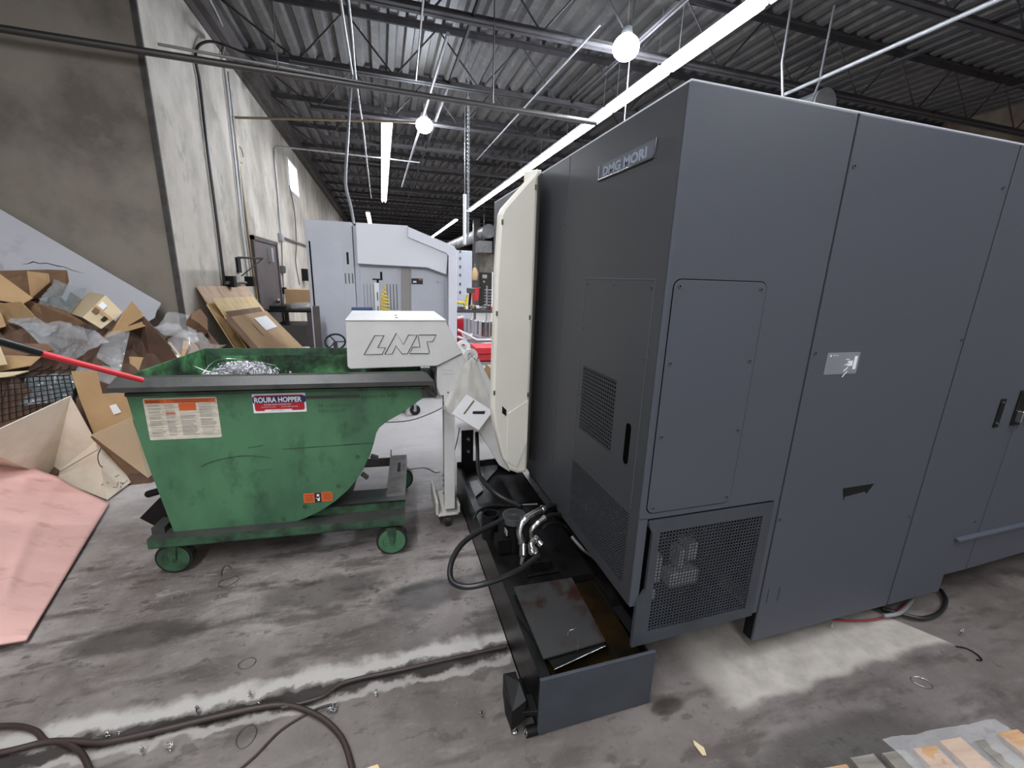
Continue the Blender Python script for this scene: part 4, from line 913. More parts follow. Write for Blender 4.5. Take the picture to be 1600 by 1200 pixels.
# ------------------------------------------------------------------ overhead services
mb = MB(); mb.cyl((-6, 5.3, 3.53), (2.6, 5.3, 3.47), .032, seg=14); tag(mb.build('overhead_pipe', 'steeldk'), 'thick dark pipe crossing the whole left half under the roof', 'pipe')
mb = MB(); mb.cyl((-1.9, 5.36, 3.60), (1.2, 5.36, 3.50), .014, seg=8); tag(mb.build('overhead_pipe', 'conduit'), 'thin steel pipe clipped on top of the thick dark pipe', 'pipe')
for y_, lb in ((5.3, 0),):
    for i, x in enumerate((-.9, 1.3, 3.0)):
        mb = MB(); mb.cyl((x, 5.33, 3.5), (x, 5.33, 5.0), .008, seg=6); tag(mb.build('hanger_rod', 'steeldk'), 'thin hanger rod holding the thick dark pipe, %s one' % ['left', 'middle', 'right'][i], 'rod', 'hanger rods')
pipe('conduit', [at(528, -30, Z=4.22), at(540, 50, Z=4.22), at(550, 112, Z=4.22), at(550, 122, Y=6.9)], .016, 'galv', 'silver conduit under the roof, left of the pair', 'conduit')
pipe('conduit', [at(550, 120, Y=6.9), at(546, 170, Y=6.57), at(543, 220, Y=6.24), at(540, 270, Y=5.92), at(541, 295, Y=5.78), at(548, 322, Y=5.66), at(553, 350, Y=5.60)], .017, 'galv', 'silver conduit dropping slanted from the roof pipe onto the grey machine', 'conduit')
pipe('conduit', [at(541, -30, Z=4.22), at(550, 50, Z=4.22), at(555, 112, Z=4.22), at(562, 165, Y=8.0), at(568, 205, Y=9.0), at(574, 260, Y=11), at(580, 310, Y=16)], .014, 'galv', 'silver conduit under the roof right of the dropping one', 'conduit')
pipe('sprinkler_pipe', [at(700, 53, Z=4.15), at(628, 292, Z=4.15)], .022, 'galv', 'pale thin pipe under the roof ending in an open end near the lamp', 'pipe', smooth=False)
pipe('conduit', [at(938, 38, Z=4.22), at(745, 250, Z=4.22)], .012, 'galv', 'thin bright conduit left of the large lamp', 'conduit', smooth=False)
pipe('conduit', [at(664, -30, Z=4.26), at(650, 125, Z=4.26)], .012, 'conduit', 'faint thin conduit above the smaller lamp', 'conduit', smooth=False)
pipe('conduit', [(5.08, 5.0, 4.0), (5.08, 1.6, 4.0)], .022, 'galv', 'bright straight conduit at the upper right over the dark machine', 'conduit', smooth=False)
pipe('hanger_rod', [(at(1222, 98, Y=4.6).x, 4.6, 5.02), at(1222, 98, Y=4.6), at(1223, 160, Y=4.6)], .014, 'conduit', 'pale vertical rod behind the top edge of the dark machine', 'rod', smooth=False)
p = at(1281, 124, Y=4.9); q = at(1266, 165, Y=4.9)
pipe('duct_strap', [(p.x+.02, 4.9, 5.02), p, at(1284, 118, Y=4.9), q], .014, 'galv', 'pale curved strap beside the round duct end', 'strap')
def duct(x, y0, y1, z, r, lab):
    t = thing('round_duct', lab, 'duct', (x, y0, z), 0, 'round ducts')
    mb = MB(); mb.cyl((x, y0, z), (x, y1, z), r, seg=32)
    y = y0+1.2
    while y < y1: mb.ring((x, y, z), (0, 1, 0), r+.015, r-.01, .05, 32); y += 1.2
    mb.build('duct_pipe', 'galv', t)
    mb = MB(); mb.cyl((x, y0-.02, z), (x, y0, z), r+.005, seg=32); mb.build('end_cap', 'galv', t)
c = at(1288, 162, Y=5.2); duct(c.x, 5.2, 9, c.z, .19, 'round grey duct end rising behind the dark machine top')
c = at(764, 361, Y=20); duct(c.x, 20, 38, c.z, .30, 'distant silver round duct beyond the cream panel')
t = thing('unit_heater', 'grey unit heater box hanging under the distant silver duct', 'heater', at(758, 384, Y=20.4))
a = at(750, 374, Y=20.4); b = at(769, 395, Y=20.4); mb = MB(); mb.box(a.x, b.x, 20.4, 21.4, b.z, a.z-.05); mb.build('casing', 'galv', t)
mb = MB(); mb.cyl((a.x+.2, 20.5, a.z), (a.x+.2, 20.5, 5.0), .02, seg=6); mb.build('hanger', 'galv', t)
# chain
p = at(731, 85, Y=7.5); q = at(731, 380, Y=7.5); mb = MB(); n = 96
for i in range(n):
    z = 5.04-(5.04-q.z)*i/n; c = Vector((q.x, 7.5, z)); r_ = .018
    a = (1, 0, 0) if i % 2 else (0, 1, 0); mb.tube([c+Vector((a[0]*r_*math.cos(k*1.047), a[1]*r_*math.cos(k*1.047), .030*math.sin(k*1.047))) for k in range(6)], .006, 5, closed=True)
tag(mb.build('hanging_chain', 'galv'), 'pale chain hanging straight down from the roof in the middle', 'chain')
p = at(726, 340, Y=8); q = at(726, 382, Y=8); pipe('drop_tube', [(p.x, 8, 3.0), (p.x, 8, q.z)], .03, 'whitepl', 'short white drop tube beside the chain end', 'tube', smooth=False)
mb = MB(); mb.cyl((p.x, 8, 3.0), (p.x, 8, 5), .006, seg=5); tag(mb.build('hanger_wire', 'conduit'), 'thin wire holding the short white drop tube', 'wire')
# dim upper right corner of the building
for i, (x0, z0, x1, z1, lb) in enumerate(((9.2, 4.7, 11.3, 3.2, 'dark sloping brace at the far upper right, upper one'), (8.6, 3.4, 11.3, 4.2, 'dark sloping brace at the far upper right, lower one'))):
    mb = MB(); mb.cyl((x0, 8.6+i*.3, z0), (x1, 8.6+i*.3, z1), .06, seg=8); tag(mb.build('roof_brace', 'roofsteel'), lb, 'brace', 'roof braces')
mb = MB(); vs_, fs_ = quadgrid((9.6, 9.2, 3.2), (11.4, 7.2, 3.4), (11.4, 7.2, 4.9), (9.8, 9.2, 4.8), 20, 14, lambda u, v, p: .25*noise.noise(p*1.3)); mb.add(vs_, fs_, True); tag(mb.build('sagging_insulation', 'insul'), 'reddish brown sagging sheet at the far upper right', 'insulation')

# ------------------------------------------------------------------ scrap pile on the left
PILE = True
def vx(q):
    if len(q) == 3:
        y = q[2]
        if PILE and y < 4.1: y = 3.58+(y-2.6)*.45
        return at(q[0], q[1], Y=y)
    return at(q[0], q[1], Z=q[3])
def card(name, lab, pts, m='card', th=.006, cat='cardboard', grp=None, parent=None):
    mb = MB(); mb.sheet([vx(q) for q in pts], -th); o = mb.build(name, m, parent)
    return tag(o, lab, cat, grp) if parent is None else o
dw = card('drywall_sheet', 'long white plaster board leaning slanted against the back of the scrap pile', [(-60, 292, 5.35), (252, 474, 5.35), (249, 482, 5.3), (245, 486, 5.3), (242, 497, 5.25), (180, 535, 5.0), (60, 520, 5.0), (-60, 450, 5.1)], 'drywall', .012, 'board')
mb = MB(); mb.tube([at(x, y, Y=5.10) for x, y in ((34, 413), (44, 412), (52, 409), (62, 412), (72, 411), (92, 416), (100, 417), (112, 422), (130, 427))], [.001, .003, .005, .004, .004, .005, .003, .003, .001], 4); mb.build('crack', 'seam', dw)
PILE0 = set(bpy.data.objects)
t = thing('open_carton', 'brown open carton at the top left of the scrap pile against the plaster board', 'carton', at(60, 470, Y=4.7))
card('side_wall', '', [(-8, 424, 4.75), (75, 422, 4.85), (105, 423, 4.8), (108, 440, 4.7), (98, 462, 4.6), (48, 468, 4.55), (20, 452, 4.6), (-8, 440, 4.6)], 'card_dk', parent=t)
card('flap', '', [(43, 424, 4.6), (76, 428, 4.6), (78, 441, 4.55), (49, 467, 4.5)], 'card', parent=t)
card('cardboard_piece', 'tan cardboard flap at the left frame edge, above the others', [(-20, 412, 4.3), (0, 428, 4.3), (52, 466, 4.2), (35, 476, 4.15), (0, 470, 4.15), (-20, 468, 4.2)], 'card')
card('cardboard_piece', 'tan crumpled cardboard below the topmost left flap', [(-20, 470, 4.1), (6, 474, 4.1), (33, 471, 4.1), (58, 497, 3.95), (30, 503, 3.9), (-20, 510, 3.9)], 'card')
card('cardboard_piece', 'dark brown cardboard fold in the middle of the pile', [(33, 466, 4.25), (58, 474, 4.25), (100, 484, 4.2), (135, 506, 4.1), (120, 530, 4.0), (60, 520, 4.05)], 'card_dk')
def wrap(name, lab, cs, m, amp, seed, nx=22, ny=16, cat='bubble wrap'):
    P_ = [vx(q) for q in cs]; bub = 0
    if cat == 'bubble wrap':
        lu = (P_[1]-P_[0]).length; lv = (P_[3]-P_[0]).length; cu, cv = lu/.045, lv/.045; nx, ny = int(cu*4), int(cv*4); bub = .009
    def fn(u, v, p):
        h = amp*(noise.noise(p*4+Vector((seed, 0, 0)))*1.5+.5*noise.noise(p*11+Vector((seed, 3, 0))))
        if bub: h += bub*abs(math.sin(math.pi*(u*cu+.5*v*cv))*math.sin(math.pi*v*cv))
        return h
    mb = MB(); vs_, fs_ = quadgrid(*P_, nx, ny, fn)
    mb.add(vs_, fs_, True); return tag(mb.build(name, m), lab, cat)
wrap('bubble_wrap', 'dark glossy bubble wrap between the open carton and the taped box', [(57, 476, 4.3), (104, 486, 4.25), (136, 452, 4.6), (88, 444, 4.6)], 'bubbledk', .05, 1)
# taped box
A = at(164.5, 461, Y=4.35); B = at(191.5, 488, Y=4.25); C_ = at(158.5, 514, Y=4.05); D_ = at(129, 496, Y=4.15); E_ = at(136, 456, Y=4.55)
t = thing('carton', 'small closed tan carton with white sticker standing on a corner', 'carton', (A+C_)/2)
mb = MB(); mb.prism([A, B, C_, D_], (E_-A)*1.05+Vector((0, .05, 0))); mb.build('box', 'card_lt', t)
n_ = (B-A).cross(D_-A).normalized(); n_ = n_ if n_.y < 0 else -n_
def onb(u, v, o=.004): return A*(1-u)*(1-v)+B*u*(1-v)+C_*u*v+D_*(1-u)*v+n_*o
def patch(u0, u1, v0, v1, m, nm, par=t, o=.004): mb = MB(); mb.sheet([onb(u0, v0, o), onb(u1, v0, o), onb(u1, v1, o), onb(u0, v1, o)], .0004); return mb.build(nm, m, par)
patch(.0, 1, .45, .58, 'card', 'tape'); patch(.12, .42, .22, .42, 'paper', 'sticker', o=.006); patch(.1, .35, .5, .7, 'card_dk', 'print', o=.006); patch(.66, .85, .55, .75, 'txtdk', 'print', o=.006)
card('cardboard_piece', 'pointed tan cardboard corner standing between the two cartons', [(207, 471, 4.3), (222, 488, 4.2), (228, 510, 4.1), (175, 525, 3.9), (160, 530, 3.9)], 'card')
# big open brown box
t = thing('open_carton', 'large brown carton lying open towards the viewer beside the hopper', 'carton', at(225, 560, Y=3.9))
card('side_wall', '', [(225, 494, 4.1), (282, 558, 3.75), (262, 572, 3.7), (238, 575, 3.9), (222, 530, 4.2)], 'card_shaded', .008, parent=t)
card('side_wall', '', [(225, 494, 4.1), (222, 530, 4.3), (205, 560, 4.2), (188, 579, 3.8), (190, 545, 3.8), (198, 510, 3.9)], 'card_shaded', .008, parent=t)
card('bottom_panel', '', [(222, 528, 4.35), (262, 572, 4.0), (240, 590, 3.8), (188, 590, 3.8), (202, 560, 4.2)], 'card_shaded', parent=t)
card('inner_flap', '', [(202, 557, 3.75), (234, 559, 3.75), (239, 573, 3.7), (205, 585, 3.65)], 'card', parent=t)
card('flap', '', [(261, 536, 3.9), (266, 534, 3.9), (284, 557, 3.72), (279, 561, 3.7)], 'card_lt', parent=t)
wrap('bubble_wrap', 'large sparkling bubble wrap sheet in front of the cartons above the red handle', [(20, 502, 3.7), (112, 572, 3.25), (172, 540, 3.45), (95, 505, 3.9)], 'bubble', .07, 5, 34, 24)
wrap('bubble_wrap', 'narrow bubble wrap strip at the left of the pile', [(10, 500, 3.8), (70, 525, 3.6), (88, 515, 3.7), (38, 484, 4.0)], 'bubble', .04, 8)
wrap('bubble_wrap', 'bubble wrap lying against the large open carton', [(150, 560, 3.35), (188, 585, 3.3), (205, 508, 3.85), (170, 515, 3.8)], 'bubble', .05, 11, 18, 24)
wrap('plastic_film', 'cloudy plastic film behind the taped carton', [(92, 525, 3.85), (140, 530, 3.75), (132, 505, 4.0), (95, 502, 4.1)], 'film', .04, 14, cat='plastic film')
wrap('plastic_film', 'pale plastic film hump under the wall corner strip', [(240, 512, 4.6), (312, 530, 4.5), (300, 490, 4.9), (272, 486, 4.95)], 'film', .07, 17, cat='plastic film')
wrap('plastic_film', 'long pale plastic film sloping down to the hopper rim', [(238, 505, 4.3), (330, 552, 3.9), (352, 542, 4.1), (268, 500, 4.6)], 'film', .06, 21, 30, 12, cat='plastic film')
wrap('plastic_film', 'white plastic film behind the left rim of the hopper', [(262, 530, 3.95), (284, 570, 3.6), (318, 552, 3.8), (290, 515, 4.2)], 'film', .05, 24, cat='plastic film')
wrap('plastic_film', 'grey plastic film crumpled beside the hopper lip', [(118, 590, 3.0), (178, 600, 2.85), (190, 580, 3.1), (130, 565, 3.3)], 'film', .05, 27, cat='plastic film')
t = thing('carton', 'small dark brown carton corner by the plastic film at the wall corner', 'carton', at(300, 520, Y=4.8))
card('side_wall', '', [(305, 493, 4.9), (316, 507, 4.85), (317, 528, 4.75), (302, 515, 4.7), (290, 508, 4.75), (292, 500, 4.8)], 'card_dk', .1, parent=t)
t = thing('carton', 'small folded carton peeping over the left hopper rim', 'carton', at(300, 545, Y=3.9))
card('side_wall', '', [(288, 532, 3.9), (310, 537, 3.95), (311, 549, 3.9), (287, 560, 3.75)], 'card_dk', parent=t); card('flap', '', [(287, 532, 3.85), (298, 534, 3.85), (289, 556, 3.7), (284, 556, 3.7)], 'card', parent=t)
# lower left
card('cardboard_piece', 'flat tan cardboard just above the wire basket', [(-20, 556, 3.3), (20, 556, 3.3), (64, 558, 3.2), (48, 572, 3.05), (-20, 584, 3.0)], 'card')
card('cardboard_piece', 'long brown cardboard edge behind the black grip', [(-20, 540, 3.45), (30, 537, 3.5), (75, 538, 3.5), (85, 548, 3.4), (20, 560, 3.3), (-20, 560, 3.3)], 'card_dk')
card('cardboard_piece', 'thin tan cardboard strip at the left frame edge above the basket', [(-20, 584, 2.9), (46, 580, 2.95), (20, 588, 2.85), (-20, 596, 2.8)], 'card_lt')
t = thing('carton', 'carton edge at the left frame edge with yellow tape', 'carton', at(0, 560, Y=3.0))
card('side_wall', '', [(-25, 535, 3.0), (0, 540, 3.0), (12, 570, 2.9), (-25, 576, 2.9)], 'card_lt', .02, parent=t); card('yellow_tape', '', [(-25, 553, 2.96), (0, 555, 2.96), (5, 570, 2.87), (-25, 573, 2.87)], 'yellow', parent=t)
card('cardboard_piece', 'cardboard piece with white paper at the far left of the pile', [(-20, 490, 3.75), (2, 488, 3.75), (10, 510, 3.65), (-20, 520, 3.6)], 'card')
# wire basket
t = thing('wire_basket', 'dark wire mesh basket lying at the left under the cardboard', 'basket', at(50, 640, Y=2.9))
q = [vx((-30, 592, 2.75)), vx((108, 586, 3.05)), vx((118, 628, 2.95)), vx((-30, 668, 2.6))]
mb = MB()
for k in range(8):
    v = k/7; mb.tube([q[0].lerp(q[3], v), q[1].lerp(q[2], v)], .003 if k else .005, 5)
for k in range(15):
    u = k/14; mb.tube([q[0].lerp(q[1], u), q[3].lerp(q[2], u)], .003, 5)
mb.build('front_mesh', 'black', t)
mb = MB(); bk_ = Vector((-.1, .5, .02))
for k in range(8):
    u = k/7; mb.tube([q[0].lerp(q[1], u), q[0].lerp(q[1], u)+bk_], .003, 5)
for k in range(4): mb.tube([q[0]+bk_*k/3, q[1]+bk_*k/3], .003, 5)
mb.build('top_mesh', 'black', t)
wrap('plastic_film', 'greenish crumpled film inside the wire basket', [(30, 640, 2.9), (116, 625, 3.05), (118, 580, 3.2), (40, 588, 3.15)], 'bubbledk', .05, 31, cat='plastic film')
mb = MB(); vs_, fs_ = quadgrid(vx((-40, 670, 2.75)), vx((120, 632, 3.1)), vx((118, 590, 3.3)), vx((-40, 598, 3.1)), 10, 6, lambda u, v, p: .02*noise.noise(p*5)); mb.add(vs_, fs_, True); tag(mb.build('dark_liner', 'black'), 'black liner filling the back of the wire basket', 'liner')
# mound of crushed scrap that carries the pile
sup = []
for o in set(bpy.data.objects)-PILE0:
    if o.type != 'MESH': continue
    base = o.parent.location if o.parent else o.location
    vs_ = [base+v.co for v in o.data.vertices]
    if min(v.z for v in vs_) < .12 or 'wire' in o.name or (o.parent and 'large brown carton' in o.parent.get('label', '')): continue
    sup += vs_[::max(1, len(vs_)//40)]
S_ = np.array([tuple(v) for v in sup])
mb = MB(); vs_ = []; nx, ny = 70, 44
for j in range(ny+1):
    for i in range(nx+1):
        x = -5.2+3.72*i/nx; y = 2.75+2.45*j/ny
        dx = S_[:, 0]-x; dy = S_[:, 1]-y
        d = np.hypot(dx, dy); sl = np.where(dy > 0, 1.9+3.6*dy/np.maximum(d, .01), 1.9)
        h = float(np.max(S_[:, 2]-.13-sl*d))
        u = (x+5.2)/3.72; v = (y-3.5)/1.75
        h0 = .84*min(1, (1-u)*2.8)*min(1, max(0, v*1.9+.05))
        h = max(h, h0 if y > 3.5 else 0)-.03*abs(noise.noise(Vector((x*6, y*6, 0)))) - .04*abs(noise.noise(Vector((x*2, y*2, 3))))
        if h < .02 or y < 3.5: h = -.01
        vs_.append((x, y, h if y < 5.15 else min(h, .9)))
mb.add(vs_, [(j*(nx+1)+i, j*(nx+1)+i+1, (j+1)*(nx+1)+i+1, (j+1)*(nx+1)+i) for j in range(ny) for i in range(nx) if max(vs_[j*(nx+1)+i][2], vs_[j*(nx+1)+i+1][2], vs_[(j+1)*(nx+1)+i][2], vs_[(j+1)*(nx+1)+i+1][2]) > 0])
tag(mb.build('packing_scrap', 'card_shaded', loc=(-3.3, 4.2, 0)), 'heap of crushed cardboard and packing scrap under the boxes', 'scrap', kind='stuff')
# upright card with label, pale flap, big flattened carton, pink sheet
t = thing('cardboard_piece', 'upright folded tan cardboard with a white label left of the hopper', 'cardboard', at(165, 650, Y=2.75))
card('panel', '', [(112, 580, 2.75), (152, 580, 2.75), (160, 615, 2.75), (125, 622, 2.75)], 'card', parent=t)
card('panel', '', [(125, 622, 2.75), (160, 615, 2.75), (194, 613, 2.72), (212, 655, 2.72), (147, 678, 2.72)], 'card', parent=t)
card('white_label', '', [(171, 634, 2.70), (181, 631, 2.70), (190, 644, 2.70), (178, 648, 2.70)], 'paper', .001, parent=t)
card('cardboard_piece', 'pale cream cardboard flap leaning beside the hopper left end', [(143, 679, 0, .46), (206, 652, 0, .60), (237, 742, 0, .08), (232, 746, 0, .07)], 'card_lt')
card('cardboard_piece', 'dark brown shadowy cardboard strip under the pale flap', [(140, 682, 0, .40), (150, 680, 0, .42), (232, 744, 0, .04), (208, 752, 0, .015)], 'card_dk')
t = thing('flattened_carton', 'large pale flattened carton lying on the floor beside the pink sheet', 'cardboard', at(100, 720, Z=.1))
card('panel', '', [(-50, 692, 0, .60), (110, 618, 0, .72), (150, 690, 0, .36), (80, 746, 0, .09), (-50, 740, 0, .14)], 'card_pale', parent=t)
card('panel', '', [(150, 690, 0, .36), (208, 751, 0, .02), (168, 781, 0, .015), (80, 746, 0, .09)], 'card_pale', parent=t)
mb = MB(); mb.tube([at(80, 745, Z=.10), at(152, 703, Z=.34)], .003, 4); mb.build('crease', 'card_dk', t)
mb = MB(); random.seed(5)
for k in range(9):
    x = 155+k*5; y = 748+random.uniform(-10, 16); mb.tube(spl([at(x+random.uniform(-6, 6), y+random.uniform(-6, 6), Z=.11) for _ in range(3)], 3), .0016, 4)
mb.build('scribbled_dirt', 'txtdk', t)
mb = MB(); mb.tube(spl([at(x, y, Z=.33) for x, y in ((158, 700), (153, 712), (155, 725), (160, 730))], 4), .003, 5); tag(mb.build('bent_wire', 'txtdk'), 'short bent black wire on the flattened carton', 'wire')
q = [at(42, 999, Z=.025), at(171, 785, Z=.025), at(-90, 662, Z=.50), at(-90, 1020, Z=.10)]
mb = MB(); vs_, fs_ = quadgrid(q[3], q[0], q[1], q[2], 36, 36, lambda u, v, p: .010*noise.noise(p*2.2)+.012*math.exp(-((u-.55-.15*v)/.05)**2)*(v > .2))
def rnd(v, i, j, n=36): return v
mb.add(vs_, fs_, True); o = mb.build('pink_sheet', 'pink'); sl = o.modifiers.new('solid', 'SOLIDIFY'); sl.thickness = .012; sl.offset = -1
tag(o, 'large faded pink foam sheet lying at the left frame edge', 'sheet')
# red handled pole
t = thing('long_handle', 'long red pole with black rubber grip resting on the hopper rim', 'pole', at(205, 592, Z=1.09))
P0 = at(-60, 516, Y=1.75); P1 = at(60, 551, Y=2.0); P2 = at(222, 594, Z=1.095)
mb = MB(); mb.tube([P1, P1.lerp(P2, .5), P2], .012, 14); mb.build('red_shaft', 'redpl', t)
mb = MB(); mb.tube([P0+(P0-P1)*.3, P0, P1.lerp(P0, .1), P1], [.014, .014, .015, .015], 14); mb.build('rubber_grip', 'rubber', t)

# ------------------------------------------------------------------ boards leaning on the left wall
PILE = False
def lean(name, lab, tl, bl, tr, br, Yl, Yr, m, th=.012, cat='board', parent=None):
    a, b = at(*tl, Y=Yl), at(*bl, Y=Yl); c, d_ = at(*tr, Y=Yr), at(*br, Y=Yr)
    def ground(p, q): f = (p.z-.01)/(p.z-q.z); return p+(q-p)*min(f, 8)
    g1, g2 = ground(a, b), ground(c, d_)
    mb = MB(); mb.sheet([a, c, g2, g1], -th); return tag(mb.build(name, m), lab, cat, 'boards leaning on the left wall'), (a, c, g2, g1)
lean('plywood_board', 'dirty brown plywood sheet at the back of the leaning stack', (306, 448), (368, 545), (383, 447), (470, 560), 5.85, 7.7, 'ply')
lean('plywood_board', 'light plywood sheet with pale left edge second in the leaning stack', (322, 476), (366, 545), (360, 470), (440, 560), 5.72, 6.9, 'plylt')
lean('particle_board', 'yellowish chip board in the middle of the leaning stack', (331, 467), (385, 545), (393, 464), (462, 545), 5.80, 7.5, 'plylt')
lean('cardboard_sheet', 'narrow brown cardboard sheet before the yellowish board', (352, 487), (392, 545), (405, 480), (470, 560), 5.70, 7.3, 'card_dk', .006)
o, q = lean('cardboard_sheet', 'front cardboard sheet with white shipping label in the leaning stack', (350, 497), (394, 543), (416, 486), (471, 541), 5.55, 7.2, 'card', .006)
def onc(u, v, off=-.004):
    n = (q[1]-q[0]).cross(q[3]-q[0]).normalized(); n = n if n.x > 0 else -n
    return q[0]*(1-u)*(1-v)+q[1]*u*(1-v)+q[2]*u*v+q[3]*(1-u)*v+n*.012
for nm, u0, u1, v0, v1, m in (('shipping_label', .52, .86, .06, .22, 'paper'), ('shipping_label', .60, .80, .62, .70, 'paper'), ('fold_line', .36, .38, .12, .95, 'card_dk')):
    mb = MB(); mb.sheet([onc(u0, v0), onc(u1, v0), onc(u1, v1), onc(u0, v1)], .001); mb.build(nm, m, o)
lean('cardboard_sheet', 'dark curled cardboard edge at the left of the leaning stack', (350, 500), (394, 546), (358, 496), (402, 546), 5.5, 5.7, 'card_dk', .02)
# dark table by the wall
t = thing('work_table', 'dark work table against the left wall beyond the brown door', 'table', (-1.7, 9.3, 0))
mb = MB(); mb.box(-2.05, -1.25, 8.6, 10.4, .86, .9); mb.build('table_top', 'black', t)
for x, y in ((-1.3, 8.65), (-1.3, 10.3), (-2.0, 8.65), (-2.0, 10.3)): mb = MB(); mb.box(x-.04, x+.04, y-.04, y+.04, 0, .86); mb.build('leg', 'brown', t)
mb = MB(); mb.box(-1.95, -1.35, 8.8, 9.6, .2, .6); tag(mb.build('dark_crate', 'steeldk'), 'grey crate on the floor under the dark table', 'crate')
mb = MB(); mb.box(-1.75, -1.2, 9.0, 9.5, .98, 1.25); o = tag(mb.build('carton', 'card'), 'tan carton on the dark table beside the grey machine', 'carton')
mb = MB(); mb.sph((-1.45, 8.9, .95), .16, 16, 10, (1.3, 1, .5)); 
for v in mb.v: v += Vector((0, 0, .03))*noise.noise(v*14)
tag(mb.build('plastic_bag', 'film'), 'clear plastic bag slumped on the dark table', 'bag')
mb = MB(); mb.box(-1.95, -1.7, 8.62, 8.8, .9, .97); tag(mb.build('small_black_box', 'black'), 'small black box at the near edge of the dark table', 'box')
p = at(473, 427, X=WX); mb = MB(); mb.box(WX, WX+.15, p.y-.2, p.y+.2, p.z-.2, p.z+.12); tag(mb.build('control_box', 'black'), 'black control box on the wall above the dark table', 'electrical box')

# ------------------------------------------------------------------ glimpse between grey machine and cream panel
GY = 9.0
a = at(714, 391, Y=GY); b = at(738, 392, Y=GY)
t = thing('grey_cabinet', 'tall light grey steel cabinet with bolt holes beyond the white hood', 'cabinet', (a.x+.1, GY, 0))
mb = MB(); mb.box(a.x-.5, b.x, GY, GY+.8, 0, a.z); mb.build('body', 'fm_grey', t, .01)
mb = MB(); 
for y in (393, 404, 417, 430, 444, 457): p = at(719, y, Y=GY); mb.box(p.x-.02, p.x+.02, GY-.004, GY, p.z-.03, p.z+.03)
mb.build('bolt_hole', 'steeldk', t)
# partition and door
a = at(743, 404, Y=22); b = at(800, 430, Y=22)
mb = MB(); mb.box(a.x, 11.4, 22, 22.2, 0, a.z+.25); struct(mb.build('wall_partition', 'concwall'), 'white partition wall far behind')
a = at(747.5, 425.5, Y=21.95); b = at(769, 476, Y=21.95)
mb = MB(); mb.box(a.x, b.x, 21.93, 21.99, 0, a.z); o = struct(mb.build('door_2', 'browndoor'), 'dark brown door with a white notice far behind')
c = at(754, 429, Y=21.9); d_ = at(761, 435, Y=21.9); mb = MB(); mb.box(c.x, d_.x, 21.91, 21.93, d_.z, c.z); mb.build('notice', 'paper', o)
mb = MB(); c = at(756.5, 440, Y=21.9); mb.cyl((c.x, 21.9, c.z), (c.x, 21.93, c.z), .05); mb.build('round_sticker', 'paper', o)
mb = MB(); c = at(747, 449, Y=21.9); mb.sph((c.x+.1, 21.88, c.z), .06); mb.build('door_knob', 'steel', o)
a = at(739, 395, Y=21.5); mb = MB(); mb.box(a.x, a.x+.32, 21.4, 21.6, 0, 5); struct(mb.build('trim_3', 'steeldk'), 'dark steel column far behind')
t = thing('wire_shelf', 'grey wire shelving rack before the distant brown door', 'shelf', at(767, 480, Y=14))
a = at(761, 449, Y=14); b = at(775, 482, Y=14); mb = MB()
for k in range(7): mb.box(a.x, b.x+.3, 14, 14.4, b.z+(a.z-b.z)*k/7, b.z+(a.z-b.z)*k/7+.02)
mb.build('wire_shelf_level', 'galv', t)
mb = MB()
for x in (a.x, a.x+.2): mb.box(x-.02, x+.02, 14, 14.04, 0, a.z+.05)
mb.build('upright', 'galv', t)
a = at(771, 425, Y=13); mb = MB(); mb.box(a.x-.03, a.x+.06, 13, 13.06, 0, a.z); tag(mb.build('white_upright', 'whitepl'), 'slim white upright at the left edge of the cream panel', 'post')
for yy_, px_, lb_ in ((10.58, 742, 'slim dark post holding the tan cloth'), (10.0, 743, 'slim dark post holding the red bag')):
    a = at(px_, 440, Y=yy_); mb = MB(); mb.box(a.x-.02, a.x+.02, yy_, yy_+.04, 0, at(px_, 412 if yy_ > 10.3 else 445, Y=yy_).z); tag(mb.build('hanging_post', 'steeldk'), lb_, 'post')
# tan garment and red extinguisher-like bag
a = at(742, 418, Y=10.5); b = at(742, 438, Y=10.5); mb = MB(); mb.tube([a, a.lerp(b, .4), b], [.03, .09, .06], 10); tag(mb.build('hanging_cloth', 'card'), 'tan cloth hanging beside the tall grey cabinet', 'cloth')
a = at(744, 449, Y=10); b = at(742, 470, Y=10); mb = MB(); mb.tube([a, a.lerp(b, .5), b], [.08, .09, .07], 10); tag(mb.build('red_bag', 'redpl'), 'red cloth bag hanging beside the bench', 'bag')
# bench with vise
BYY = 7.2
a = at(714, 484, Y=BYY); b = at(790, 486, Y=BYY); zt = a.z
t = thing('work_bench', 'grey cluttered work bench seen through the gap', 'bench', (a.x+.5, BYY+.3, 0))
mb = MB(); mb.box(a.x-.3, b.x+.3, BYY, BYY+.7, zt-.05, zt); mb.build('bench_top', 'steeldk', t)
mb = MB()
for x in (a.x-.2, b.x+.2): mb.box(x, x+.06, BYY+.1, BYY+.16, 0, zt-.05)
mb.build('leg', 'steeldk', t)
t = thing('bench_vise', 'black vise arm standing up on the work bench', 'vise', at(733, 483, Y=BYY+.2))
p0, p1 = at(733, 484, Y=BYY+.2), at(735, 458, Y=BYY+.2); mb = MB(); mb.cyl(p0, p1, .022, seg=8); mb.build('handle', 'black', t)
mb = MB(); mb.box(p1.x-.06, p1.x+.07, BYY+.15, BYY+.25, p1.z, p1.z+.09); mb.build('jaw', 'steeldk', t, .01)
for x0, y0, x1, y1, lb in ((726, 479, 731, 461, 'yellow clamp bar standing on the work bench'), (714, 472, 727, 474, 'yellow strap lying on the work bench')):
    mb = MB(); mb.cyl(at(x0, y0, Y=BYY+.1), at(x1, y1, Y=BYY+.1), .025, seg=8); tag(mb.build('yellow_clamp', 'yellow'), lb, 'clamp')
random.seed(21)
nm = ['white', 'silver', 'grey', 'dull red', 'pale', 'black']
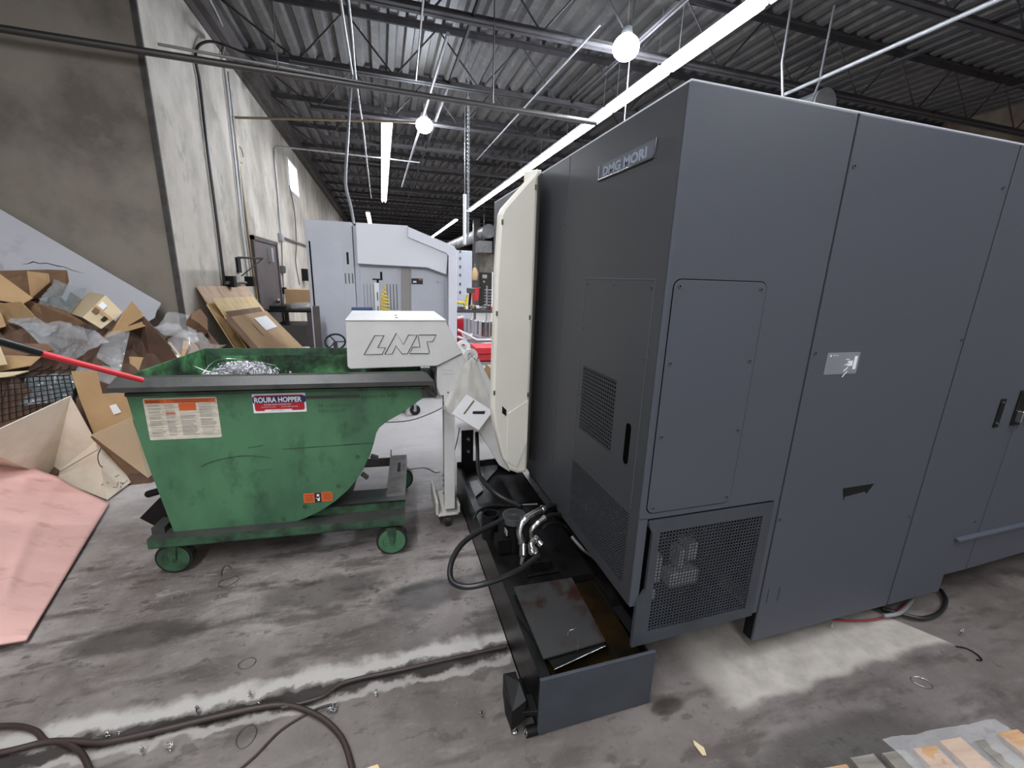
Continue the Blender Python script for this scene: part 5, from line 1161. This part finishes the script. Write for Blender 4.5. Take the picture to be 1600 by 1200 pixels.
for i, (x, y, m, s_) in enumerate(((720, 486, 'steel', .05), (727, 488, 'paper', .05), (738, 482, 'card', .06), (746, 482, 'whitepl', .05), (743, 489, 'steeldk', .06), (752, 488, 'steel', .05), (760, 485, 'steeldk', .07), (768, 488, 'redpl', .05), (757, 491, 'chips', .04), (763, 494, 'chips', .04))):
    p = at(x, y, Y=7.35); p.z = max(p.z, zt)+s_*.5; T = Matrix.Translation(p) @ Matrix.Rotation(random.random()*3, 4, 'Z'); mb = MB(); mb.box(-s_, s_, -s_*.6, s_*.6, -s_*.5, s_*.5, T)
    tag(mb.build('bench_part', m, bevel=.008), '%s small part among the clutter on the bench, %s' % (m.replace('steeldk', 'dark metal').replace('redpl', 'red').replace('whitepl', 'white').replace('chips', 'shiny').replace('card', 'tan').replace('paper', 'pale').replace('steel', 'silver'), ['leftmost at the back', 'second from left', 'beside the vise', 'upright at centre', 'low at centre', 'right of centre', 'below the brown door', 'rightmost', 'in front above the cylinders', 'in front at the right'][i]), 'part', 'clutter on the bench')
# white rack with silver cylinders
RY = 6.2
t = thing('parts_rack', 'white tubular rack holding silver cylinders', 'rack', at(745, 560, Y=RY))
mb = MB()
for pts in (((715, 515), (745, 531), (775, 531)), ((715, 526), (737, 534)), ((737, 521), (733, 533)), ((722, 518), (726, 528)), ((735, 534), (775, 541)), ((715, 497), (724, 495))):
    mb.tube([at(x, y, Y=RY-.05*(x > 740)) for x, y in pts], .018, 6)
mb.build('frame_tube', 'whitepl', t)
mb = MB(); a = at(724, 525, Y=RY+.3); b = at(778, 526, Y=RY); mb.box(a.x, b.x+.2, RY-.05, RY+.45, a.z-.05, a.z); mb.build('shelf_board', 'galv', t)
mb = MB(); 
for x in (a.x, b.x): mb.box(x, x+.04, RY+.1, RY+.14, 0, a.z)
mb.build('leg', 'whitepl', t)
for i, (x, dy) in enumerate(((729, .5), (735, .40), (741, .28), (746, .18), (753, .0), (761, .22), (767, .0), (776, .1))):
    top = at(x, 503 if i > 3 else 498+i, Y=RY+dy); bot = at(x, 525 if i > 3 else 518+i*1.5, Y=RY+dy)
    mb = MB(); mb.cyl((top.x, RY+dy, bot.z), (top.x, RY+dy, top.z), .052, seg=20); tag(mb.build('metal_cylinder', 'steel', bevel=.005), 'silver metal cylinder on the white rack, %s' % ['leftmost', 'second from left', 'third from left', 'fourth from left', 'large front one', 'half hidden between the front two', 'right front one', 'rightmost by the cream panel'][i], 'cylinder', 'silver cylinders on the rack')
a = at(715, 498, Y=6.9); b = at(726, 512, Y=6.9); mb = MB(); mb.box(a.x-.2, b.x, 6.9, 7.15, 0, a.z); tag(mb.build('red_tool_chest', 'red', bevel=.01), 'red tool chest at the left of the white rack', 'chest')
a = at(744, 544, Y=5.6); b = at(790, 552, Y=5.6); mb = MB(); mb.box(a.x, b.x+.2, 5.6, 6.0, b.z, a.z); mb.box(a.x, b.x+.2, 5.62, 6.0, b.z-.1, b.z-.01); 
o = MB(); t = thing('red_drawer_cart', 'red topped low cart behind the conveyor eye', 'cart', (a.x+.3, 5.8, 0)); mb.build('red_drawer', 'redpl', t)
mb = MB(); mb.box(a.x-.02, b.x+.22, 5.58, 6.02, b.z-.16, b.z-.12); mb.build('grey_shelf', 'galv', t)
mb = MB()
for x in (a.x, b.x+.15): mb.box(x, x+.04, 5.62, 5.66, 0, b.z-.1)
mb.build('leg', 'galv', t)
t = thing('open_carton', 'tan open carton behind the plastic pouch', 'carton', at(764, 600, Y=4.2))
A = [(752, 588), (760, 569), (772, 570), (775, 590), (765, 598)]
mb = MB(); a_ = at(752, 610, Y=4.22); mb.box(a_.x, a_.x+.3, 4.22, 4.5, 0, a_.z); mb.build('lower_carton', 'card_dk', t); card('side_wall', '', [(x, y, 4.2) for x, y in A], 'card', .2, parent=t); card('side_wall', '', [(752, 588, 4.19), (765, 598, 4.19), (775, 590, 4.19), (775, 640, 4.19), (768, 640, 4.19)], 'card_dk', .2, parent=t)

# ------------------------------------------------------------------ floor hoses, cables, bits
Z0 = .016
def fl(pts, z=Z0): return [at(x, y, Z=z) for x, y in pts]
hose('floor_hose', fl(((-40, 1185), (20, 1172), (70, 1160), (110, 1158), (160, 1160), (230, 1146), (320, 1124), (400, 1106), (450, 1102), (500, 1120), (535, 1155), (552, 1210))), .010, 'dark reddish hose in the floor joint curling to the bottom edge', 'hosered')
hose('floor_hose', fl(((-40, 1138), (20, 1134), (55, 1142), (72, 1158), (100, 1160), (128, 1178), (145, 1215))), .009, 'dark hose bending at the bottom left corner', 'hosered')
hose('floor_hose', fl(((440, 1106), (500, 1090), (540, 1066), (620, 1048), (700, 1030), (790, 1010))), .008, 'dark hose lying in the floor joint towards the tank', 'hosered')
hose('floor_cable', fl(((365, 1210), (400, 1180), (440, 1140), (490, 1110), (520, 1100)), .006), .004, 'thin dark cable crossing at the bottom centre', 'hosered')
hose('red_cable', fl(((1296, 968), (1330, 970), (1372, 967), (1400, 955), (1412, 944)), .01), .005, 'thin red cable coming out under the dark machine', 'redcable', 'cable')
hose('grey_cable', fl(((1378, 951), (1400, 957), (1440, 966), (1468, 957), (1478, 938), (1470, 922)), .02), .010, 'grey black cable loop on the floor under the dark machine corner', 'rubber', 'cable')
hose('grey_cable', fl(((1380, 962), (1405, 958), (1420, 944), (1425, 936)), .03), .010, 'short grey cable crossing the loop under the dark machine', 'conduit', 'cable')
hose('black_wire', fl(((1494, 1010), (1510, 1013), (1526, 1022), (1534, 1031), (1526, 1031)), .005), .003, 'short black bent wire on the floor right of the pale patch', 'black', 'wire')
def ringthing(name, c, rx, ry, r, m, lab, rot=0, z=.004):
    c = at(*c, Z=z); pts = [c+Vector((rx*math.cos(a)*math.cos(rot)-ry*math.sin(a)*math.sin(rot), rx*math.cos(a)*math.sin(rot)+ry*math.sin(a)*math.cos(rot), .002*math.sin(a*2))) for a in [k*2*math.pi/28 for k in range(28)]]
    mb = MB(); mb.tube(pts, r, 5, closed=True); tag(mb.build(name, m), lab, 'metal ring')
ringthing('wire_ring', (1440, 1066), .036, .026, .0016, 'chips', 'thin pale wire ring on the floor at the right', -.6)
ringthing('wire_ring', (386, 1036), .032, .026, .0012, 'steeldk', 'thin dark wire ring on the floor above the joint')
ringthing('wire_ring', (357, 908), .045, .035, .0014, 'steeldk', 'bent wire ring on the floor below the hopper frame', .4)
ringthing('wire_ring', (385, 1150), .03, .04, .0012, 'steeldk', 'faint wire ring on the dark floor near the bottom')
hose('wire_scrap', fl(((345, 900), (347, 889), (354, 883), (361, 887)), .01), .002, 'shiny curled wire end on the floor below the hopper', 'chips', 'wire')
random.seed(9)
for i, (x, y) in enumerate(((521, 1108), (392, 1090), (310, 1113), (405, 1106), (188, 1155), (168, 1152), (588, 1087), (266, 1172), (222, 1178), (1298, 982), (1502, 992), (752, 1120))):
    c = at(x, y, Z=.004); mb = MB(); r_ = .006 if i else .014
    for k in range(3 if i else 9): mb.tube([p+Vector((random.uniform(-r_, r_), random.uniform(-r_, r_), random.uniform(.001, .012 if not i else .03))) for p in curl(c, r_*.6, 1.2, .002, 0, (random.gauss(0, 1), random.gauss(0, 1), .5))], .0011, 4)
    tag(mb.build('metal_chip', 'chips'), ['crumpled ball of bright shavings beside the floor hose', 'tiny bright chip above the hose bend', 'tiny bright chip in the middle of the floor joint', 'tiny bright chip under the hose bend', 'tiny bright chip by the left hose, right one', 'tiny bright chip by the left hose, left one', 'tiny bright chip in the joint near the tank', 'tiny bright chip low in the lower left', 'tiny chip left of the lowest chip', 'tiny white chip on the pale floor patch', 'tiny white chip right of the pale patch', 'tiny bright chip beside the levelling bracket'][i], 'metal chip', 'metal chips on the floor')
mb = MB(); mb.sheet(fl(((1083, 1156), (1100, 1168), (1104, 1180), (1098, 1180), (1085, 1163)), .006), .003); tag(mb.build('wood_splinter', 'card_lt'), 'pale wood splinter on the floor at the bottom centre right', 'splinter')
mb = MB(); mb.sheet(fl(((572, 1200), (590, 1194), (600, 1215), (575, 1215)), .006), .003); tag(mb.build('wood_scrap', 'plylt'), 'small yellow wood scrap at the bottom edge', 'wood scrap')
# wires on the pale floor behind the conveyor
hose('floor_wire', fl(((600, 660), (640, 657), (675, 645), (700, 632)), .004), .006, 'thin dark cable on the floor behind the hopper spout', 'rubber', 'cable', 5, None, 6)
hose('floor_wire', fl(((640, 733), (665, 731), (680, 738), (688, 737)), .004), .003, 'thin wire on the floor running to the conveyor foot', 'steeldk', 'wire', 5, None, 5)
hose('floor_wire', [at(x, y, Y=3.1) for x, y in ((708, 712), (714, 690), (718, 668))], .004, 'thin grey wire rising beside the black bracket post', 'steeldk', 'wire', 5, None, 5)
# pallet
PA = math.radians(-7.5)
t = thing('wooden_pallet', 'wooden pallet at the bottom right corner', 'pallet', (1.30, .725, 0), PA)
PM = Matrix.Translation(Vector((1.30, .725, 0))) @ Matrix.Rotation(PA, 4, 'Z')
x = 0
for i in range(9):
    w_ = .09; mb = MB(); e = [.0, .05, .04, .03, .06, .0, .04, .02, .0][i]; mb.box(x, x+w_, -.9, -.045+e*.3, .085, .102); mb.v = [PM @ v for v in mb.v]; mb.build('deck_board', ['palletwood', 'oldwood', 'oldwood', 'palletwood', 'palletwood', 'oldwood', 'palletwood', 'palletwood', 'oldwood'][i], t, .002); x += w_+.03
for y in (-.13, -.5, -.88):
    mb = MB(); mb.box(0, 1.1, y, y+.04, .015, .085); mb.v = [PM @ v for v in mb.v]; mb.build('stringer', 'oldwood', t)
for i in range(4):
    mb = MB(); mb.box(.05+i*.3, .17+i*.3, -.88, -.02+.01*i, .0, .015); mb.v = [PM @ v for v in mb.v]; mb.build('bottom_board', 'oldwood', t)
mb = MB(); vs_, fs_ = quadgrid(PM @ Vector((.33, -.30, .108)), PM @ Vector((.80, -.25, .108)), PM @ Vector((.78, .01, .085)), PM @ Vector((.28, .0, .09)), 24, 16, lambda u, v, p: .012*noise.noise(p*14)+.006*noise.noise(p*40)+.012)
mb.add(vs_, fs_, True); tag(mb.build('stretch_film', 'film'), 'clear stretch film lying over the pallet boards', 'plastic film')
